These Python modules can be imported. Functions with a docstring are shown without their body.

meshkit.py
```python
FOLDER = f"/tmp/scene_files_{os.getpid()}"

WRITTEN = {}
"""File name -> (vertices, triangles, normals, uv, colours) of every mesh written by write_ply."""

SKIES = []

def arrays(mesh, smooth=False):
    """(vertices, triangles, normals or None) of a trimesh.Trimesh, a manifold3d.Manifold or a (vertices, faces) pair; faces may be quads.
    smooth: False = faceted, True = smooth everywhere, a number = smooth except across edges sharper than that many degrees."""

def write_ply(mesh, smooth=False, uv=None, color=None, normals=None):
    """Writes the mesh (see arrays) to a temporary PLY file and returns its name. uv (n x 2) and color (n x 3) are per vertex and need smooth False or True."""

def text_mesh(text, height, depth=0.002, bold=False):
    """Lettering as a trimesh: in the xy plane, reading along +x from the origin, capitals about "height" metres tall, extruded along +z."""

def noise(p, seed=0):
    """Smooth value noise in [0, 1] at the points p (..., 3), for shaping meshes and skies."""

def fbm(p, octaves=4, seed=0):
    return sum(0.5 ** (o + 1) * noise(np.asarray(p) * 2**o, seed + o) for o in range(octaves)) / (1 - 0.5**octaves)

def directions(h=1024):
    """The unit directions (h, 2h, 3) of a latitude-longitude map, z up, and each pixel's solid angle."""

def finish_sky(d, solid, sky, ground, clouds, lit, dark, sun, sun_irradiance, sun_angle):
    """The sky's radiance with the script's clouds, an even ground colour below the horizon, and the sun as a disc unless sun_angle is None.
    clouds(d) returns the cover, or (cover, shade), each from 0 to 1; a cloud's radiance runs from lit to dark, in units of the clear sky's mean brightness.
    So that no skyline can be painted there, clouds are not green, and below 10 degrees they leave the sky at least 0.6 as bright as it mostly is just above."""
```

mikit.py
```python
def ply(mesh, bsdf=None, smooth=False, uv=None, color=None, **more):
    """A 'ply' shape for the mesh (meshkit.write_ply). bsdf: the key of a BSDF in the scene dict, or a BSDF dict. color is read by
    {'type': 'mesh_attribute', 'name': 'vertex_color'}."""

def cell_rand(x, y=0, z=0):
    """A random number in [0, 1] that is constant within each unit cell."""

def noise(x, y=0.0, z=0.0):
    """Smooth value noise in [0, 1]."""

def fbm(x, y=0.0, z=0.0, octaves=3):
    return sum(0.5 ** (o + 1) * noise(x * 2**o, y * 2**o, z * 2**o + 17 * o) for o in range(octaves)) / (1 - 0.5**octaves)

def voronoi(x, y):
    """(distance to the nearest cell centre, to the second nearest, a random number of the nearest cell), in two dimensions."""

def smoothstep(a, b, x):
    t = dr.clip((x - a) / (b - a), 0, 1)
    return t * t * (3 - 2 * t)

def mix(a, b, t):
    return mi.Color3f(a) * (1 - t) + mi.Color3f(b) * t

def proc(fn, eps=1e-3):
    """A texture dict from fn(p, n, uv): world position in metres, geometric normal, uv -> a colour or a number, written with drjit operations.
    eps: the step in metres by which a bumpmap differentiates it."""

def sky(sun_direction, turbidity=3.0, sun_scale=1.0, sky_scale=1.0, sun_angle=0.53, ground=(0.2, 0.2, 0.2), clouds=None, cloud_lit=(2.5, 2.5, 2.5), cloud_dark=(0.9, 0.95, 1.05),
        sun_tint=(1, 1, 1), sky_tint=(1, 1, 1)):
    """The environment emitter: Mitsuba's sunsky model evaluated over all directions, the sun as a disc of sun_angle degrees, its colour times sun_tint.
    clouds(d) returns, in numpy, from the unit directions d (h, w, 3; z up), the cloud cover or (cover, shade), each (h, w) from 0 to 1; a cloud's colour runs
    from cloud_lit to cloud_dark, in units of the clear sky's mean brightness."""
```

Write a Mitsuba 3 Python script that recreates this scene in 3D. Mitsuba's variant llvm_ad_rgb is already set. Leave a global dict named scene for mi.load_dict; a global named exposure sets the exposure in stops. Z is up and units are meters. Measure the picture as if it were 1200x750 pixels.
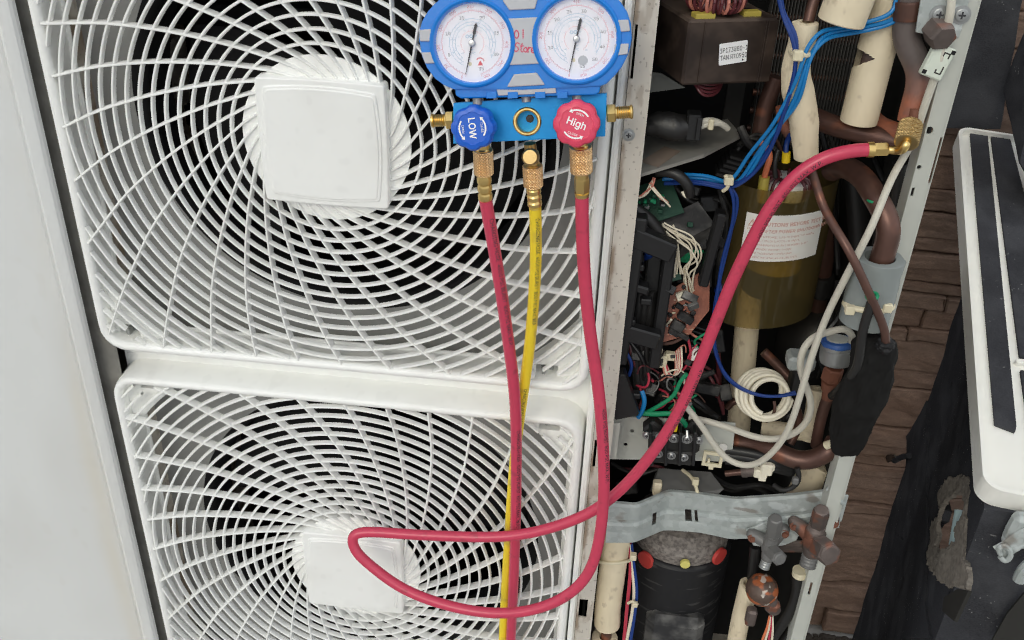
import math, random
import numpy as np, trimesh, shapely
from shapely.geometry import Polygon, LineString, Point, box as sbox
from shapely.ops import unary_union
import drjit as dr, mitsuba as mi, mikit, meshkit
from mikit import noise, fbm, smoothstep, mix

T4 = mi.ScalarTransform4f
scene, labels = {}, {}
random.seed(7)
rng = np.random.default_rng(7)

# ------------------------------------------------------------------ camera, sky, exposure
F = 1122.7453                                      # focal length of the photograph in its pixels (1200 wide)
CAM = np.array([0.3124, -0.9891, 0.3839])
VIEW = np.array([[0.9928, 0.1155, 0.0333], [0.0876, -0.5053, -0.8585], [-0.0823, 0.8552, -0.5117]])  # right, down, forward
u_, s_, v_ = np.linalg.svd(VIEW); VIEW = u_ @ v_
cw = np.eye(4); cw[:3, 0], cw[:3, 1], cw[:3, 2], cw[:3, 3] = -VIEW[0], -VIEW[1], VIEW[2], CAM
scene['camera'] = {'type': 'perspective', 'fov': 2 * math.degrees(math.atan(600 / F)), 'fov_axis': 'x', 'near_clip': 0.02, 'far_clip': 200.0,
                   'to_world': T4(cw.tolist())}
scene['daylight'] = mikit.sky((-0.30, -0.95, 0.62), turbidity=3, sun_scale=0.20, sun_angle=26, sun_tint=(0.80, 0.95, 1.18), clouds=lambda d: 1.0,
                              cloud_lit=(2.36, 2.47, 2.58), cloud_dark=(0.9, 0.95, 1.05))
exposure = 2.22


def ray(px, py):
    return VIEW.T @ np.array([(px - 600) / F, (py - 375) / F, 1.0])


def P(px, py, Y):
    """The point that the photograph shows at a pixel, measured on the upright plane y = Y."""
    d = ray(px, py)
    return CAM + d * (Y - CAM[1]) / d[1]


def onplane(px, py, o, n):
    d = ray(px, py)
    return CAM + d * (np.dot(np.asarray(o) - CAM, n) / np.dot(d, n))


# ------------------------------------------------------------------ names
def numbered(key):
    if key not in scene and key not in labels:
        return key
    i = 1
    while f'{key}_{i:03d}' in scene or f'{key}_{i:03d}' in labels:
        i += 1
    return f'{key}_{i:03d}'


def thing(name, label, cat, group=None):
    key = numbered(name)
    labels[key] = {'label': label, 'category': cat}
    if group: labels[key]['group'] = group
    return key


def add(mesh, mat, name, parent=None, smooth=35, label=None, cat=None, group=None, kind=None):
    if isinstance(mesh, list): mesh = cat_(mesh)
    key = numbered(parent + '__' + name if parent else name)
    scene[key] = mikit.ply(mesh, mat, smooth=smooth)
    e = {k: v for k, v in dict(label=label, category=cat, group=group, kind=kind).items() if v}
    if e: labels[key] = e
    return key


# ------------------------------------------------------------------ mesh helpers
def cat_(ms):
    return trimesh.util.concatenate([m for m in ms if m is not None])


def unit(v):
    v = np.asarray(v, float); return v / np.linalg.norm(v)


def frame(o, z, x=(1, 0, 0)):
    z = unit(z); x = np.asarray(x, float)
    if abs(np.dot(unit(x), z)) > 0.98: x = np.array([0, 0, 1.0])
    x = unit(x - z * np.dot(x, z)); m = np.eye(4)
    m[:3, 0], m[:3, 1], m[:3, 2], m[:3, 3] = x, np.cross(z, x), z, o
    return m


def bx(c, s, ch=0.001, M=None):
    h = np.asarray(s, float) / 2; ch = min(ch, h.min() * 0.8)
    p = []
    for sx in (-1, 1):
        for sy in (-1, 1):
            for sz in (-1, 1):
                q = np.array([sx, sy, sz])
                for k in range(3):
                    d = h - ch; d[k] = h[k]; p.append(q * d)
    m = trimesh.convex.convex_hull(np.array(p))
    m.apply_translation(c) if M is None else None
    if M is not None:
        m.apply_translation(c); m.apply_transform(M)
    return m


def spline(pts, n=None, closed=False):
    from scipy.interpolate import CubicSpline
    p = np.asarray(pts, float)
    if len(p) == 2: return p[0] + (p[1] - p[0]) * np.linspace(0, 1, n or 2)[:, None]
    if closed: p = np.vstack([p, p[:1]])
    t = np.r_[0, np.cumsum(np.sqrt(np.linalg.norm(np.diff(p, axis=0), axis=1)))]
    cs = CubicSpline(t, p, bc_type='periodic' if closed else 'natural')
    return cs(np.linspace(0, t[-1], n or 8 * len(p)))


def frames(p):
    t = np.gradient(p, axis=0); t /= np.linalg.norm(t, axis=1, keepdims=True)
    a = np.cross(t[0], [0, -1, 0.2]); a /= np.linalg.norm(a)
    A = [a]
    for i in range(1, len(p)):
        a = A[-1] - t[i] * np.dot(A[-1], t[i]); A.append(a / np.linalg.norm(a))
    A = np.array(A)
    return t, A, np.cross(t, A)


def sweep(p, ring, caps=True, scale=None):
    """A closed 2-D outline (k,2) carried along the points p."""
    t, A, Bv = frames(p); k = len(ring)
    s = np.ones(len(p)) if scale is None else np.asarray(scale)
    v = p[:, None] + s[:, None, None] * (ring[None, :, :1] * A[:, None] + ring[None, :, 1:] * Bv[:, None])
    v = v.reshape(-1, 3); f = []
    i = np.arange(len(p) - 1)[:, None] * k; j = np.arange(k)[None]; j2 = (j + 1) % k
    f = np.vstack([np.stack([i + j, i + j2, i + k + j2], -1).reshape(-1, 3), np.stack([i + j, i + k + j2, i + k + j], -1).reshape(-1, 3)])
    if caps:
        n0 = len(v); v = np.vstack([v, p[0], p[-1]]); jj = np.arange(k); e = (len(p) - 1) * k
        f = np.vstack([f, np.stack([np.full(k, n0), (jj + 1) % k, jj], -1), np.stack([np.full(k, n0 + 1), e + jj, e + (jj + 1) % k], -1)])
    m = trimesh.Trimesh(v, f, process=False)
    if m.volume < 0: m.invert()
    return m


def circ(r, n=12):
    a = np.arange(n) * 2 * np.pi / n
    return np.stack([np.cos(a), np.sin(a)], 1) * r


def tube(pts, r, n=12, m=None, scale=None, closed=False, straight=False):
    p = np.asarray(pts, float) if straight else spline(pts, m, closed)
    if scale is not None: scale = np.interp(np.linspace(0, 1, len(p)), np.linspace(0, 1, len(scale)), scale)
    return sweep(p, circ(r, n), True, scale)


def tP(pts, r, n=12, m=None, scale=None):
    return tube([P(*q) for q in pts], r, n, m, scale)


def lathe(prof, M=None, n=36, lobes=None):
    """prof: [(r, h)] turned about the local z; lobes(angle) multiplies the radius."""
    prof = np.asarray(prof, float); a = np.arange(n) * 2 * np.pi / n
    w = np.ones(n) if lobes is None else lobes(a)
    v = np.stack([prof[:, :1] * np.cos(a) * w, prof[:, :1] * np.sin(a) * w, np.repeat(prof[:, 1:], n, 1)], -1).reshape(-1, 3)
    i = np.arange(len(prof) - 1)[:, None] * n; j = np.arange(n)[None]; j2 = (j + 1) % n
    f = np.vstack([np.stack([i + j, i + j2, i + n + j2], -1).reshape(-1, 3), np.stack([i + j, i + n + j2, i + n + j], -1).reshape(-1, 3)])
    n0 = len(v); v = np.vstack([v, [0, 0, prof[0, 1]], [0, 0, prof[-1, 1]]]); jj = np.arange(n); e = (len(prof) - 1) * n
    f = np.vstack([f, np.stack([np.full(n, n0), (jj + 1) % n, jj], -1), np.stack([np.full(n, n0 + 1), e + jj, e + (jj + 1) % n], -1)])
    m = trimesh.Trimesh(v, f, process=False)
    if m.volume < 0: m.invert()
    if M is not None: m.apply_transform(M)
    return m


def rod(p0, p1, prof, n=28, x=(1, 0, 0)):
    """prof: [(fraction 0..1, radius)] from p0 to p1."""
    p0, p1 = np.asarray(p0, float), np.asarray(p1, float); L = np.linalg.norm(p1 - p0)
    return lathe([(r, t * L) for t, r in prof], frame(p0, p1 - p0, x), n)


def hexa(p0, p1, r, x=(1, 0, 0), ch=0.12):
    m = rod(p0, p1, [(0, r * (1 - ch)), (ch, r), (1 - ch, r), (1, r * (1 - ch))], 6, x)
    return m


def knurl(p0, p1, r, n=96, rows=36, amp=0.09, turns=20):
    p0, p1 = np.asarray(p0, float), np.asarray(p1, float); L = np.linalg.norm(p1 - p0)
    a = np.arange(n) * 2 * np.pi / n; M = frame(p0, p1 - p0)
    prof = np.r_[0, np.linspace(0.02, 0.98, rows), 1]
    ms = lathe([(r * (0.9 if t in (0, 1) else 1), t * L) for t in prof], None, n)
    v = ms.vertices.copy(); ang = np.arctan2(v[:, 1], v[:, 0]); h = v[:, 2] / r
    inside = (v[:, 2] > 0.03 * L) & (v[:, 2] < 0.97 * L)
    k = 1 + amp * (np.abs(np.sin(turns / 2 * (ang + h))) + np.abs(np.sin(turns / 2 * (ang - h))) - 1) * inside
    v[:, :2] *= k[:, None]; ms = trimesh.Trimesh(v, ms.faces, process=False); ms.apply_transform(M)
    return ms


def resample(ring, step):
    ls = LineString(ring); n = max(8, int(ls.length / step))
    return np.array([ls.interpolate(i / n, normalized=True).coords[0] for i in range(n)])


def plate(poly, h0, h1, bevel=0.0, M=None):
    """A shapely polygon given thickness from h0 to h1, its front edge (at h1) rounded by bevel."""
    if isinstance(poly, (list, tuple)): poly = Polygon(poly)
    if hasattr(poly, 'geoms'): return cat_([plate(g, h0, h1, bevel, M) for g in poly.geoms if g.area > 1e-10])
    steps = [(0.0, h0, h1 - bevel)]
    ms = []
    if bevel > 0:
        k = 4; prev = poly
        lv = [(bevel * (1 - math.cos(a)), h1 - bevel + bevel * math.sin(a)) for a in np.linspace(0, math.pi / 2, k + 1)]
        ext = np.array(shapely.geometry.polygon.orient(poly).exterior.coords)
        base = resample(ext, max(0.0012, poly.length / 400)); n = len(base)
        tg = np.roll(base, -1, 0) - np.roll(base, 1, 0); tg /= np.maximum(np.linalg.norm(tg, axis=1, keepdims=True), 1e-9)
        nin = np.stack([-tg[:, 1], tg[:, 0]], 1)
        rings = [np.c_[base, np.full(n, h0)]] + [np.c_[base + nin * o, np.full(n, h)] for o, h in lv]
        v = np.vstack(rings); i = np.arange(len(rings) - 1)[:, None] * n; j = np.arange(n)[None]; j2 = (j + 1) % n
        f = np.vstack([np.stack([i + j, i + j2, i + n + j2], -1).reshape(-1, 3), np.stack([i + j, i + n + j2, i + n + j], -1).reshape(-1, 3)])
        ms.append(trimesh.Trimesh(v, f, process=False))
        top = Polygon(rings[-1][:, :2])
        if not top.is_valid: top = top.buffer(0)
        for g in getattr(top, 'geoms', [top]):
            vv, ff = trimesh.creation.triangulate_polygon(g, engine='earcut')
            ms.append(trimesh.Trimesh(np.c_[vv, np.full(len(vv), h1)], ff, process=False))
            ms.append(trimesh.Trimesh(np.c_[vv, np.full(len(vv), h0)], ff[:, ::-1], process=False))
        m = cat_(ms)
    else:
        m = trimesh.creation.extrude_polygon(poly, h1 - h0, engine='earcut'); m.apply_translation([0, 0, h0])
    if M is not None: m.apply_transform(M)
    return m


def text(s, h, M, depth=0.0003, bold=False, centre=True, sx=1.0):
    m = meshkit.text_mesh(s, h, depth, bold); m.vertices[:, 0] *= sx
    if centre: m.apply_translation([-m.bounds[:, 0].mean(), -m.bounds[:, 1].mean(), 0])
    m.apply_transform(M)
    return m


def rrect(x0, y0, x1, y1, r):
    return sbox(x0 + r, y0 + r, x1 - r, y1 - r).buffer(r, quad_segs=8)


def lumpy(m, amp, freq, seed=0, sub=None):
    """Pushes the vertices in and out along their normals by noise."""
    if sub: v, f = trimesh.remesh.subdivide_to_size(m.vertices, m.faces, sub); m = trimesh.Trimesh(v, f); m.merge_vertices()
    n = np.asarray(m.vertex_normals); k = meshkit.fbm(m.vertices * freq, 3, seed) - 0.5
    return trimesh.Trimesh(m.vertices + n * (k * 2 * amp)[:, None], m.faces, process=False)


def boxf(p0, p1, w, d, ch=0.001, up=(0, -1, 0)):
    """A bar of width w and depth d from p0 to p1; d runs along up."""
    p0, p1 = np.asarray(p0, float), np.asarray(p1, float)
    M = frame((p0 + p1) / 2, up, p1 - p0)
    return bx([0, 0, 0], [np.linalg.norm(p1 - p0), w, d], ch, M)


# ------------------------------------------------------------------ materials
def mat(key, c, rough=0.5, metal=0.0, spec=0.5, **k):
    c = c if isinstance(c, dict) else {'type': 'rgb', 'value': list(c)}
    scene[key] = {'type': 'twosided', 'bsdf': {'type': 'principled', 'base_color': c, 'roughness': rough, 'metallic': metal, 'specular': spec, **k}}
    return key


def bumpy(key, c, fn, height, rough=0.6, metal=0.0, spec=0.4):
    c = c if isinstance(c, dict) else {'type': 'rgb', 'value': list(c)}
    scene[key] = {'type': 'twosided', 'bsdf': {'type': 'bumpmap', 'arbitrary': mikit.proc(fn, 4e-4), 'scale': height,
                  'bsdf': {'type': 'principled', 'base_color': c, 'roughness': rough, 'metallic': metal, 'specular': spec}}}
    return key


def grille_col(p, n, uv):
    k = fbm(p.x * 14, p.y * 14, p.z * 9)
    d = smoothstep(0.62, 0.8, fbm(p.x * 90, p.y * 60, p.z * 60, 2))
    return mix((0.83, 0.835, 0.815), (0.785, 0.785, 0.76), smoothstep(0.45, 0.75, k)) * (1 - 0.035 * d)


def panel_col(p, n, uv):
    k = fbm(p.x * 6, p.y * 6, p.z * 3)
    w = 0.012 * (fbm(p.z * 7, 0.0, 3.3) - 0.5)
    seam = dr.exp(-dr.square((p.x + 0.368 + w) / 0.016)) * smoothstep(0.3, 0.7, fbm(p.z * 5, p.x * 20, 1.7))
    spots = smoothstep(0.68, 0.8, fbm(p.x * 45, p.y * 40, p.z * 22, 3))
    c = mix((0.635, 0.645, 0.64), (0.60, 0.605, 0.595), smoothstep(0.4, 0.7, k))
    c = mix(c, (0.58, 0.53, 0.43), 0.45 * seam)
    return mix(c, (0.52, 0.50, 0.45), 0.12 * spots)


def column_col(p, n, uv):
    k = fbm(p.x * 30, p.y * 30, p.z * 14)
    rust = smoothstep(0.60, 0.74, fbm(p.x * 70 + 4, p.y * 60, p.z * 26, 4))
    speck = smoothstep(0.82, 0.88, noise(p.x * 330, p.y * 330, p.z * 240))
    edge = smoothstep(0.3345, 0.3305, p.x) * smoothstep(0.42, 0.62, fbm(p.x * 60, p.y * 10, p.z * 24 + 9))
    c = mix((0.58, 0.54, 0.48), (0.46, 0.425, 0.37), k)
    c = mix(c, (0.19, 0.125, 0.075), 0.75 * edge)
    c = mix(c, (0.22, 0.16, 0.11), 0.4 * rust)
    return mix(c, (0.16, 0.13, 0.10), 0.4 * speck)


def galv_col(p, n, uv):
    f1, f2, w = mikit.voronoi(p.x * 130 + p.y * 50, p.z * 130 + p.y * 40)
    k = fbm(p.x * 26, p.y * 20, p.z * 26)
    salt = smoothstep(0.55, 0.7, fbm(p.x * 60, p.y * 30, p.z * 60, 4)) * smoothstep(0.45, 0.6, p.x)
    c = mix((0.31, 0.345, 0.335), (0.46, 0.49, 0.48), 0.5 * w + 0.5 * k)
    c = mix(c, (0.62, 0.66, 0.66), 0.7 * salt)
    return mix(c, (0.17, 0.13, 0.10), 0.6 * smoothstep(0.66, 0.78, fbm(p.x * 40 + 7, p.y * 40, p.z * 50)))


def foam_col(p, n, uv):
    k = fbm(p.x * 40, p.y * 40, p.z * 26)
    d = smoothstep(0.6, 0.78, fbm(p.x * 120, p.y * 100, p.z * 60, 3))
    return mix(mix((0.72, 0.63, 0.46), (0.60, 0.51, 0.36), k), (0.30, 0.23, 0.15), 0.4 * d)


def copper_col(p, n, uv):
    k = fbm(p.x * 70, p.y * 70, p.z * 40, 4)
    return mix(mix((0.075, 0.042, 0.035), (0.145, 0.072, 0.054), k), (0.22, 0.085, 0.05), smoothstep(0.6, 0.75, fbm(p.x * 35, p.y * 35 + 5, p.z * 30)))


def pipe_col(p, n, uv):
    k = fbm(p.x * 60, p.y * 60, p.z * 40, 4)
    burnt = smoothstep(0.135, 0.075, p.z) * smoothstep(0.0, 0.03, p.z)
    c = mix((0.085, 0.068, 0.066), (0.165, 0.135, 0.125), k)
    return mix(c, mix((0.44, 0.13, 0.06), (0.17, 0.085, 0.065), fbm(p.x * 90, p.y * 90, p.z * 90)), 0.95 * burnt * smoothstep(0.1, 0.4, k))


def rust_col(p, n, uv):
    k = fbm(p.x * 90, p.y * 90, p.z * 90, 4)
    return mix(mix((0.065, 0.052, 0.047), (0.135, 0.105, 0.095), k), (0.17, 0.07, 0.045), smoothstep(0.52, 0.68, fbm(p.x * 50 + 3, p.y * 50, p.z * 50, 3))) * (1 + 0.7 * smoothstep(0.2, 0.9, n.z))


def dusty_col(p, n, uv):
    k = fbm(p.x * 55, p.y * 55, p.z * 55, 4)
    up = smoothstep(0.1, 0.9, n.z)
    return mix((0.010, 0.010, 0.011), (0.10, 0.096, 0.09), smoothstep(0.45, 0.75, k) * (0.35 + 0.65 * up))


def felt_col(p, n, uv):
    k = noise(p.x * 700, p.y * 700, p.z * 700); w = fbm(p.x * 16, p.y * 16, p.z * 16, 4)
    fl = smoothstep(0.86, 0.89, noise(p.x * 300 + 9, p.y * 300, p.z * 300)) * smoothstep(0.55, 0.68, fbm(p.x * 20 + 2, p.y * 20, p.z * 20))
    c = mix((0.026, 0.0265, 0.031), (0.064, 0.0655, 0.073), 0.5 * k + 0.5 * smoothstep(0.4, 0.7, w))
    return mix(c, (0.30, 0.30, 0.29), 0.6 * fl)


def grayfoam_col(p, n, uv):
    k = fbm(p.x * 180, p.y * 180, p.z * 180, 3)
    return mix((0.115, 0.102, 0.088), (0.25, 0.224, 0.195), k)


def stone_col(p, n, uv):
    k = fbm(p.x * 14, p.y * 14, p.z * 40, 4); g = noise(p.x * 420, p.y * 420, p.z * 420)
    r = mikit.cell_rand(p.x * 4.3, p.z * 19.0)
    return mix(mix((0.175, 0.105, 0.074), (0.285, 0.187, 0.140), k), (0.215, 0.155, 0.122), 0.5 * r) * (0.72 + 0.55 * g * fbm(p.x * 110, p.y * 110, p.z * 110, 2))


def ground_col(p, n, uv):
    k = fbm(p.x * 60, p.y * 60, 0.0, 4)
    return mix((0.25, 0.245, 0.235), (0.36, 0.35, 0.335), k)


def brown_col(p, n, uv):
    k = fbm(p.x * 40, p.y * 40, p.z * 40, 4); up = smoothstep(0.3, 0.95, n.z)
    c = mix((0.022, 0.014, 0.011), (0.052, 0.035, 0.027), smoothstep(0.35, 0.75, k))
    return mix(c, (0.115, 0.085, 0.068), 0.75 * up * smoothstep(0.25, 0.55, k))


def jacket_col(p, n, uv):
    k = fbm(p.x * 14, p.y * 14, p.z * 7, 4); sc = smoothstep(0.62, 0.72, fbm(p.x * 30 + 3, p.y * 30, p.z * 150, 3))
    return mix(mix((0.0085, 0.0085, 0.010), (0.022, 0.022, 0.024), k), (0.09, 0.088, 0.085), 0.35 * sc)


def dustgray_col(p, n, uv):
    k = fbm(p.x * 45, p.y * 45, p.z * 45, 4); up = smoothstep(0.1, 0.8, n.z)
    return mix((0.028, 0.028, 0.030), (0.21, 0.205, 0.195), smoothstep(0.3, 0.8, k) * (0.45 + 0.55 * up))


def capvalve_col(p, n, uv):
    k = fbm(p.x * 60, p.y * 60, p.z * 60, 4); w = smoothstep(0.66, 0.72, fbm(p.x * 110 + 2, p.y * 110, p.z * 110, 2))
    c = mix(mix((0.055, 0.038, 0.03), (0.13, 0.08, 0.06), k), (0.36, 0.10, 0.035), smoothstep(0.46, 0.6, fbm(p.x * 75 + 8, p.y * 75, p.z * 75, 3)))
    return mix(c, (0.55, 0.50, 0.44), 0.8 * w)


def pcb_col(p, n, uv):
    k = fbm(p.x * 60, p.y * 60, p.z * 60, 3)
    tr = smoothstep(0.78, 0.84, noise(p.x * 240, p.y * 200, p.z * 340)) * smoothstep(0.5, 0.6, fbm(p.x * 30 + 4, p.y * 30, p.z * 30))
    return mix(mix((0.24, 0.082, 0.05), (0.31, 0.11, 0.07), k), (0.55, 0.42, 0.30), 0.6 * tr)


def hose_col(p, n, uv):
    k = fbm(p.x * 120, p.y * 120, p.z * 60, 3)
    return mix(mix((0.55, 0.046, 0.098), (0.485, 0.043, 0.088), k), (0.28, 0.04, 0.06), 0.5 * smoothstep(0.66, 0.78, fbm(p.x * 70 + 5, p.y * 60, p.z * 60)))


def yhose_col(p, n, uv):
    d = smoothstep(0.58, 0.75, fbm(p.x * 80, p.y * 80, p.z * 45, 3))
    return mix((0.80, 0.60, 0.025), (0.46, 0.34, 0.06), 0.6 * d)


def lid_col(p, n, uv):
    k = fbm(p.x * 50, p.y * 50, p.z * 50, 4)
    return mix((0.17, 0.165, 0.15), (0.28, 0.27, 0.245), k)


mat('m_grille', mikit.proc(grille_col), 0.42, spec=0.45)
mat('m_panel', mikit.proc(panel_col), 0.38, spec=0.45)
mat('m_column', mikit.proc(column_col), 0.55)
mat('m_galv', mikit.proc(galv_col), 0.45, metal=0.25)
mat('m_foam', mikit.proc(foam_col), 0.6)
mat('m_copper', mikit.proc(copper_col), 0.38, metal=0.5)
mat('m_pipe', mikit.proc(pipe_col), 0.5, metal=0.2)
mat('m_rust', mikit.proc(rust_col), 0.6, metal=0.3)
mat('m_dusty', mikit.proc(dusty_col), 0.6, spec=0.3)
bumpy('m_felt', mikit.proc(felt_col), lambda p, n, uv: noise(p.x * 500, p.y * 500, p.z * 500), 0.0006, 0.9, spec=0.15)
bumpy('m_grayfoam', mikit.proc(grayfoam_col), lambda p, n, uv: fbm(p.x * 220, p.y * 220, p.z * 220, 2), 0.002, 0.95, spec=0.1)
bumpy('m_stone', mikit.proc(stone_col), lambda p, n, uv: fbm(p.x * 60, p.y * 60, p.z * 120, 3), 0.004, 0.8, spec=0.25)
mat('m_ground', mikit.proc(ground_col), 0.95, spec=0.1)
mat('m_gravel', (0.055, 0.047, 0.04), 0.9, spec=0.1)
mat('m_brown', mikit.proc(brown_col), 0.5, spec=0.35)
mat('m_pcb', mikit.proc(pcb_col), 0.4)
mat('m_hose', mikit.proc(hose_col), 0.31, spec=0.5)
mat('m_yhose', mikit.proc(yhose_col), 0.4, spec=0.5)
mat('m_lid', mikit.proc(lid_col), 0.5, metal=0.2)
mat('m_shroud_shade', (0.30, 0.30, 0.29), 0.5)  # casing paint made darker, standing in for the shade behind the grilles
mat('m_castdome', mikit.proc(lambda p, n, uv: mix((0.11, 0.095, 0.087), (0.235, 0.21, 0.192), smoothstep(0.25, 0.75, fbm(p.x * 240, p.y * 240, p.z * 240, 4)))), 0.7)
mat('m_labelbrown', (0.20, 0.155, 0.125), 0.65)
bumpy('m_wrap', (0.0075, 0.0072, 0.007), lambda p, n, uv: fbm(p.x * 260, p.y * 260, p.z * 34, 3), 0.004, 0.72, spec=0.2)
mat('m_dustgray', mikit.proc(dustgray_col), 0.65, spec=0.25)
mat('m_jacket', mikit.proc(jacket_col), 0.5, spec=0.3)
mat('m_capvalve', mikit.proc(capvalve_col), 0.5, metal=0.15)
mat('m_post', (0.44, 0.45, 0.41), 0.45)
mat('m_black', (0.009, 0.009, 0.010), 0.42)
mat('m_rubber', (0.013, 0.0125, 0.0125), 0.42)
mat('m_dark', (0.012, 0.012, 0.013), 0.7, spec=0.2)
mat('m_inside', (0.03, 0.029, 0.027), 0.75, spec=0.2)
mat('m_brass', (0.80, 0.57, 0.22), 0.30, metal=1.0)
mat('m_brassdark', (0.44, 0.31, 0.14), 0.34, metal=1.0)
mat('m_steel', (0.50, 0.50, 0.50), 0.32, metal=1.0)
mat('m_zinc', (0.36, 0.37, 0.37), 0.42, metal=0.7)
mat('m_blueplastic', (0.002, 0.175, 0.60), 0.34)
mat('m_blueanod', (0.003, 0.245, 0.60), 0.36, metal=0.35)
mat('m_blueknob', (0.004, 0.095, 0.52), 0.38)
mat('m_redknob', (0.66, 0.055, 0.115), 0.4)
mat('m_graytrim', (0.42, 0.43, 0.46), 0.42)
mat('m_white', (0.80, 0.80, 0.80), 0.5)
mat('m_dial', (0.80, 0.78, 0.82), 0.5)
mat('m_ink', (0.03, 0.03, 0.035), 0.6)
mat('m_inksoft', (0.28, 0.28, 0.33), 0.6)
mat('m_inkred', (0.62, 0.10, 0.12), 0.6)
mat('m_inkpink', (0.75, 0.42, 0.45), 0.6)
mat('m_inkblue', (0.30, 0.44, 0.60), 0.6)
mat('m_marker', (0.55, 0.05, 0.11), 0.5)
mat('m_paper', (0.74, 0.72, 0.67), 0.6)
mat('m_labelink', (0.58, 0.30, 0.24), 0.6)
mat('m_cable', (0.50, 0.475, 0.405), 0.45)
mat('m_cablecream', (0.72, 0.67, 0.54), 0.42)
mat('m_bluewire', (0.006, 0.17, 0.44), 0.35)
mat('m_navywire', (0.006, 0.035, 0.19), 0.38)
mat('m_greenwire', (0.008, 0.23, 0.10), 0.4)
mat('m_redwire', (0.42, 0.03, 0.06), 0.4)
mat('m_orangewire', (0.62, 0.17, 0.075), 0.4)
mat('m_pinkwire', (0.52, 0.19, 0.14), 0.5)
mat('m_whitewire', (0.66, 0.60, 0.47), 0.45)
mat('m_winewire', (0.10, 0.022, 0.028), 0.32)
mat('m_tie', (0.62, 0.56, 0.40), 0.42)
mat('m_grayins', (0.20, 0.222, 0.218), 0.5)
mat('m_grayinstop', (0.37, 0.38, 0.35), 0.8)
mat('m_plasticgreen', (0.54, 0.58, 0.50), 0.45)
mat('m_yellow', (0.80, 0.56, 0.01), 0.45)
mat('m_sticker', (0.50, 0.055, 0.048), 0.42)
mat('m_stickery', (0.62, 0.56, 0.16), 0.5)
mat('m_bluecap', (0.035, 0.095, 0.30), 0.4)
mat('m_castgray', (0.17, 0.168, 0.165), 0.5, metal=0.35)
mat('m_palecreme', (0.80, 0.79, 0.735), 0.4)
mat('m_paleblue', (0.42, 0.55, 0.56), 0.3)
mat('m_sleeve', (0.40, 0.32, 0.06), 0.4)
mat('m_green', (0.010, 0.050, 0.030), 0.5)
mat('m_bronze', (0.17, 0.065, 0.04), 0.55, metal=0.2)
mat('m_concrete', (0.24, 0.23, 0.22), 0.9)
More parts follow.
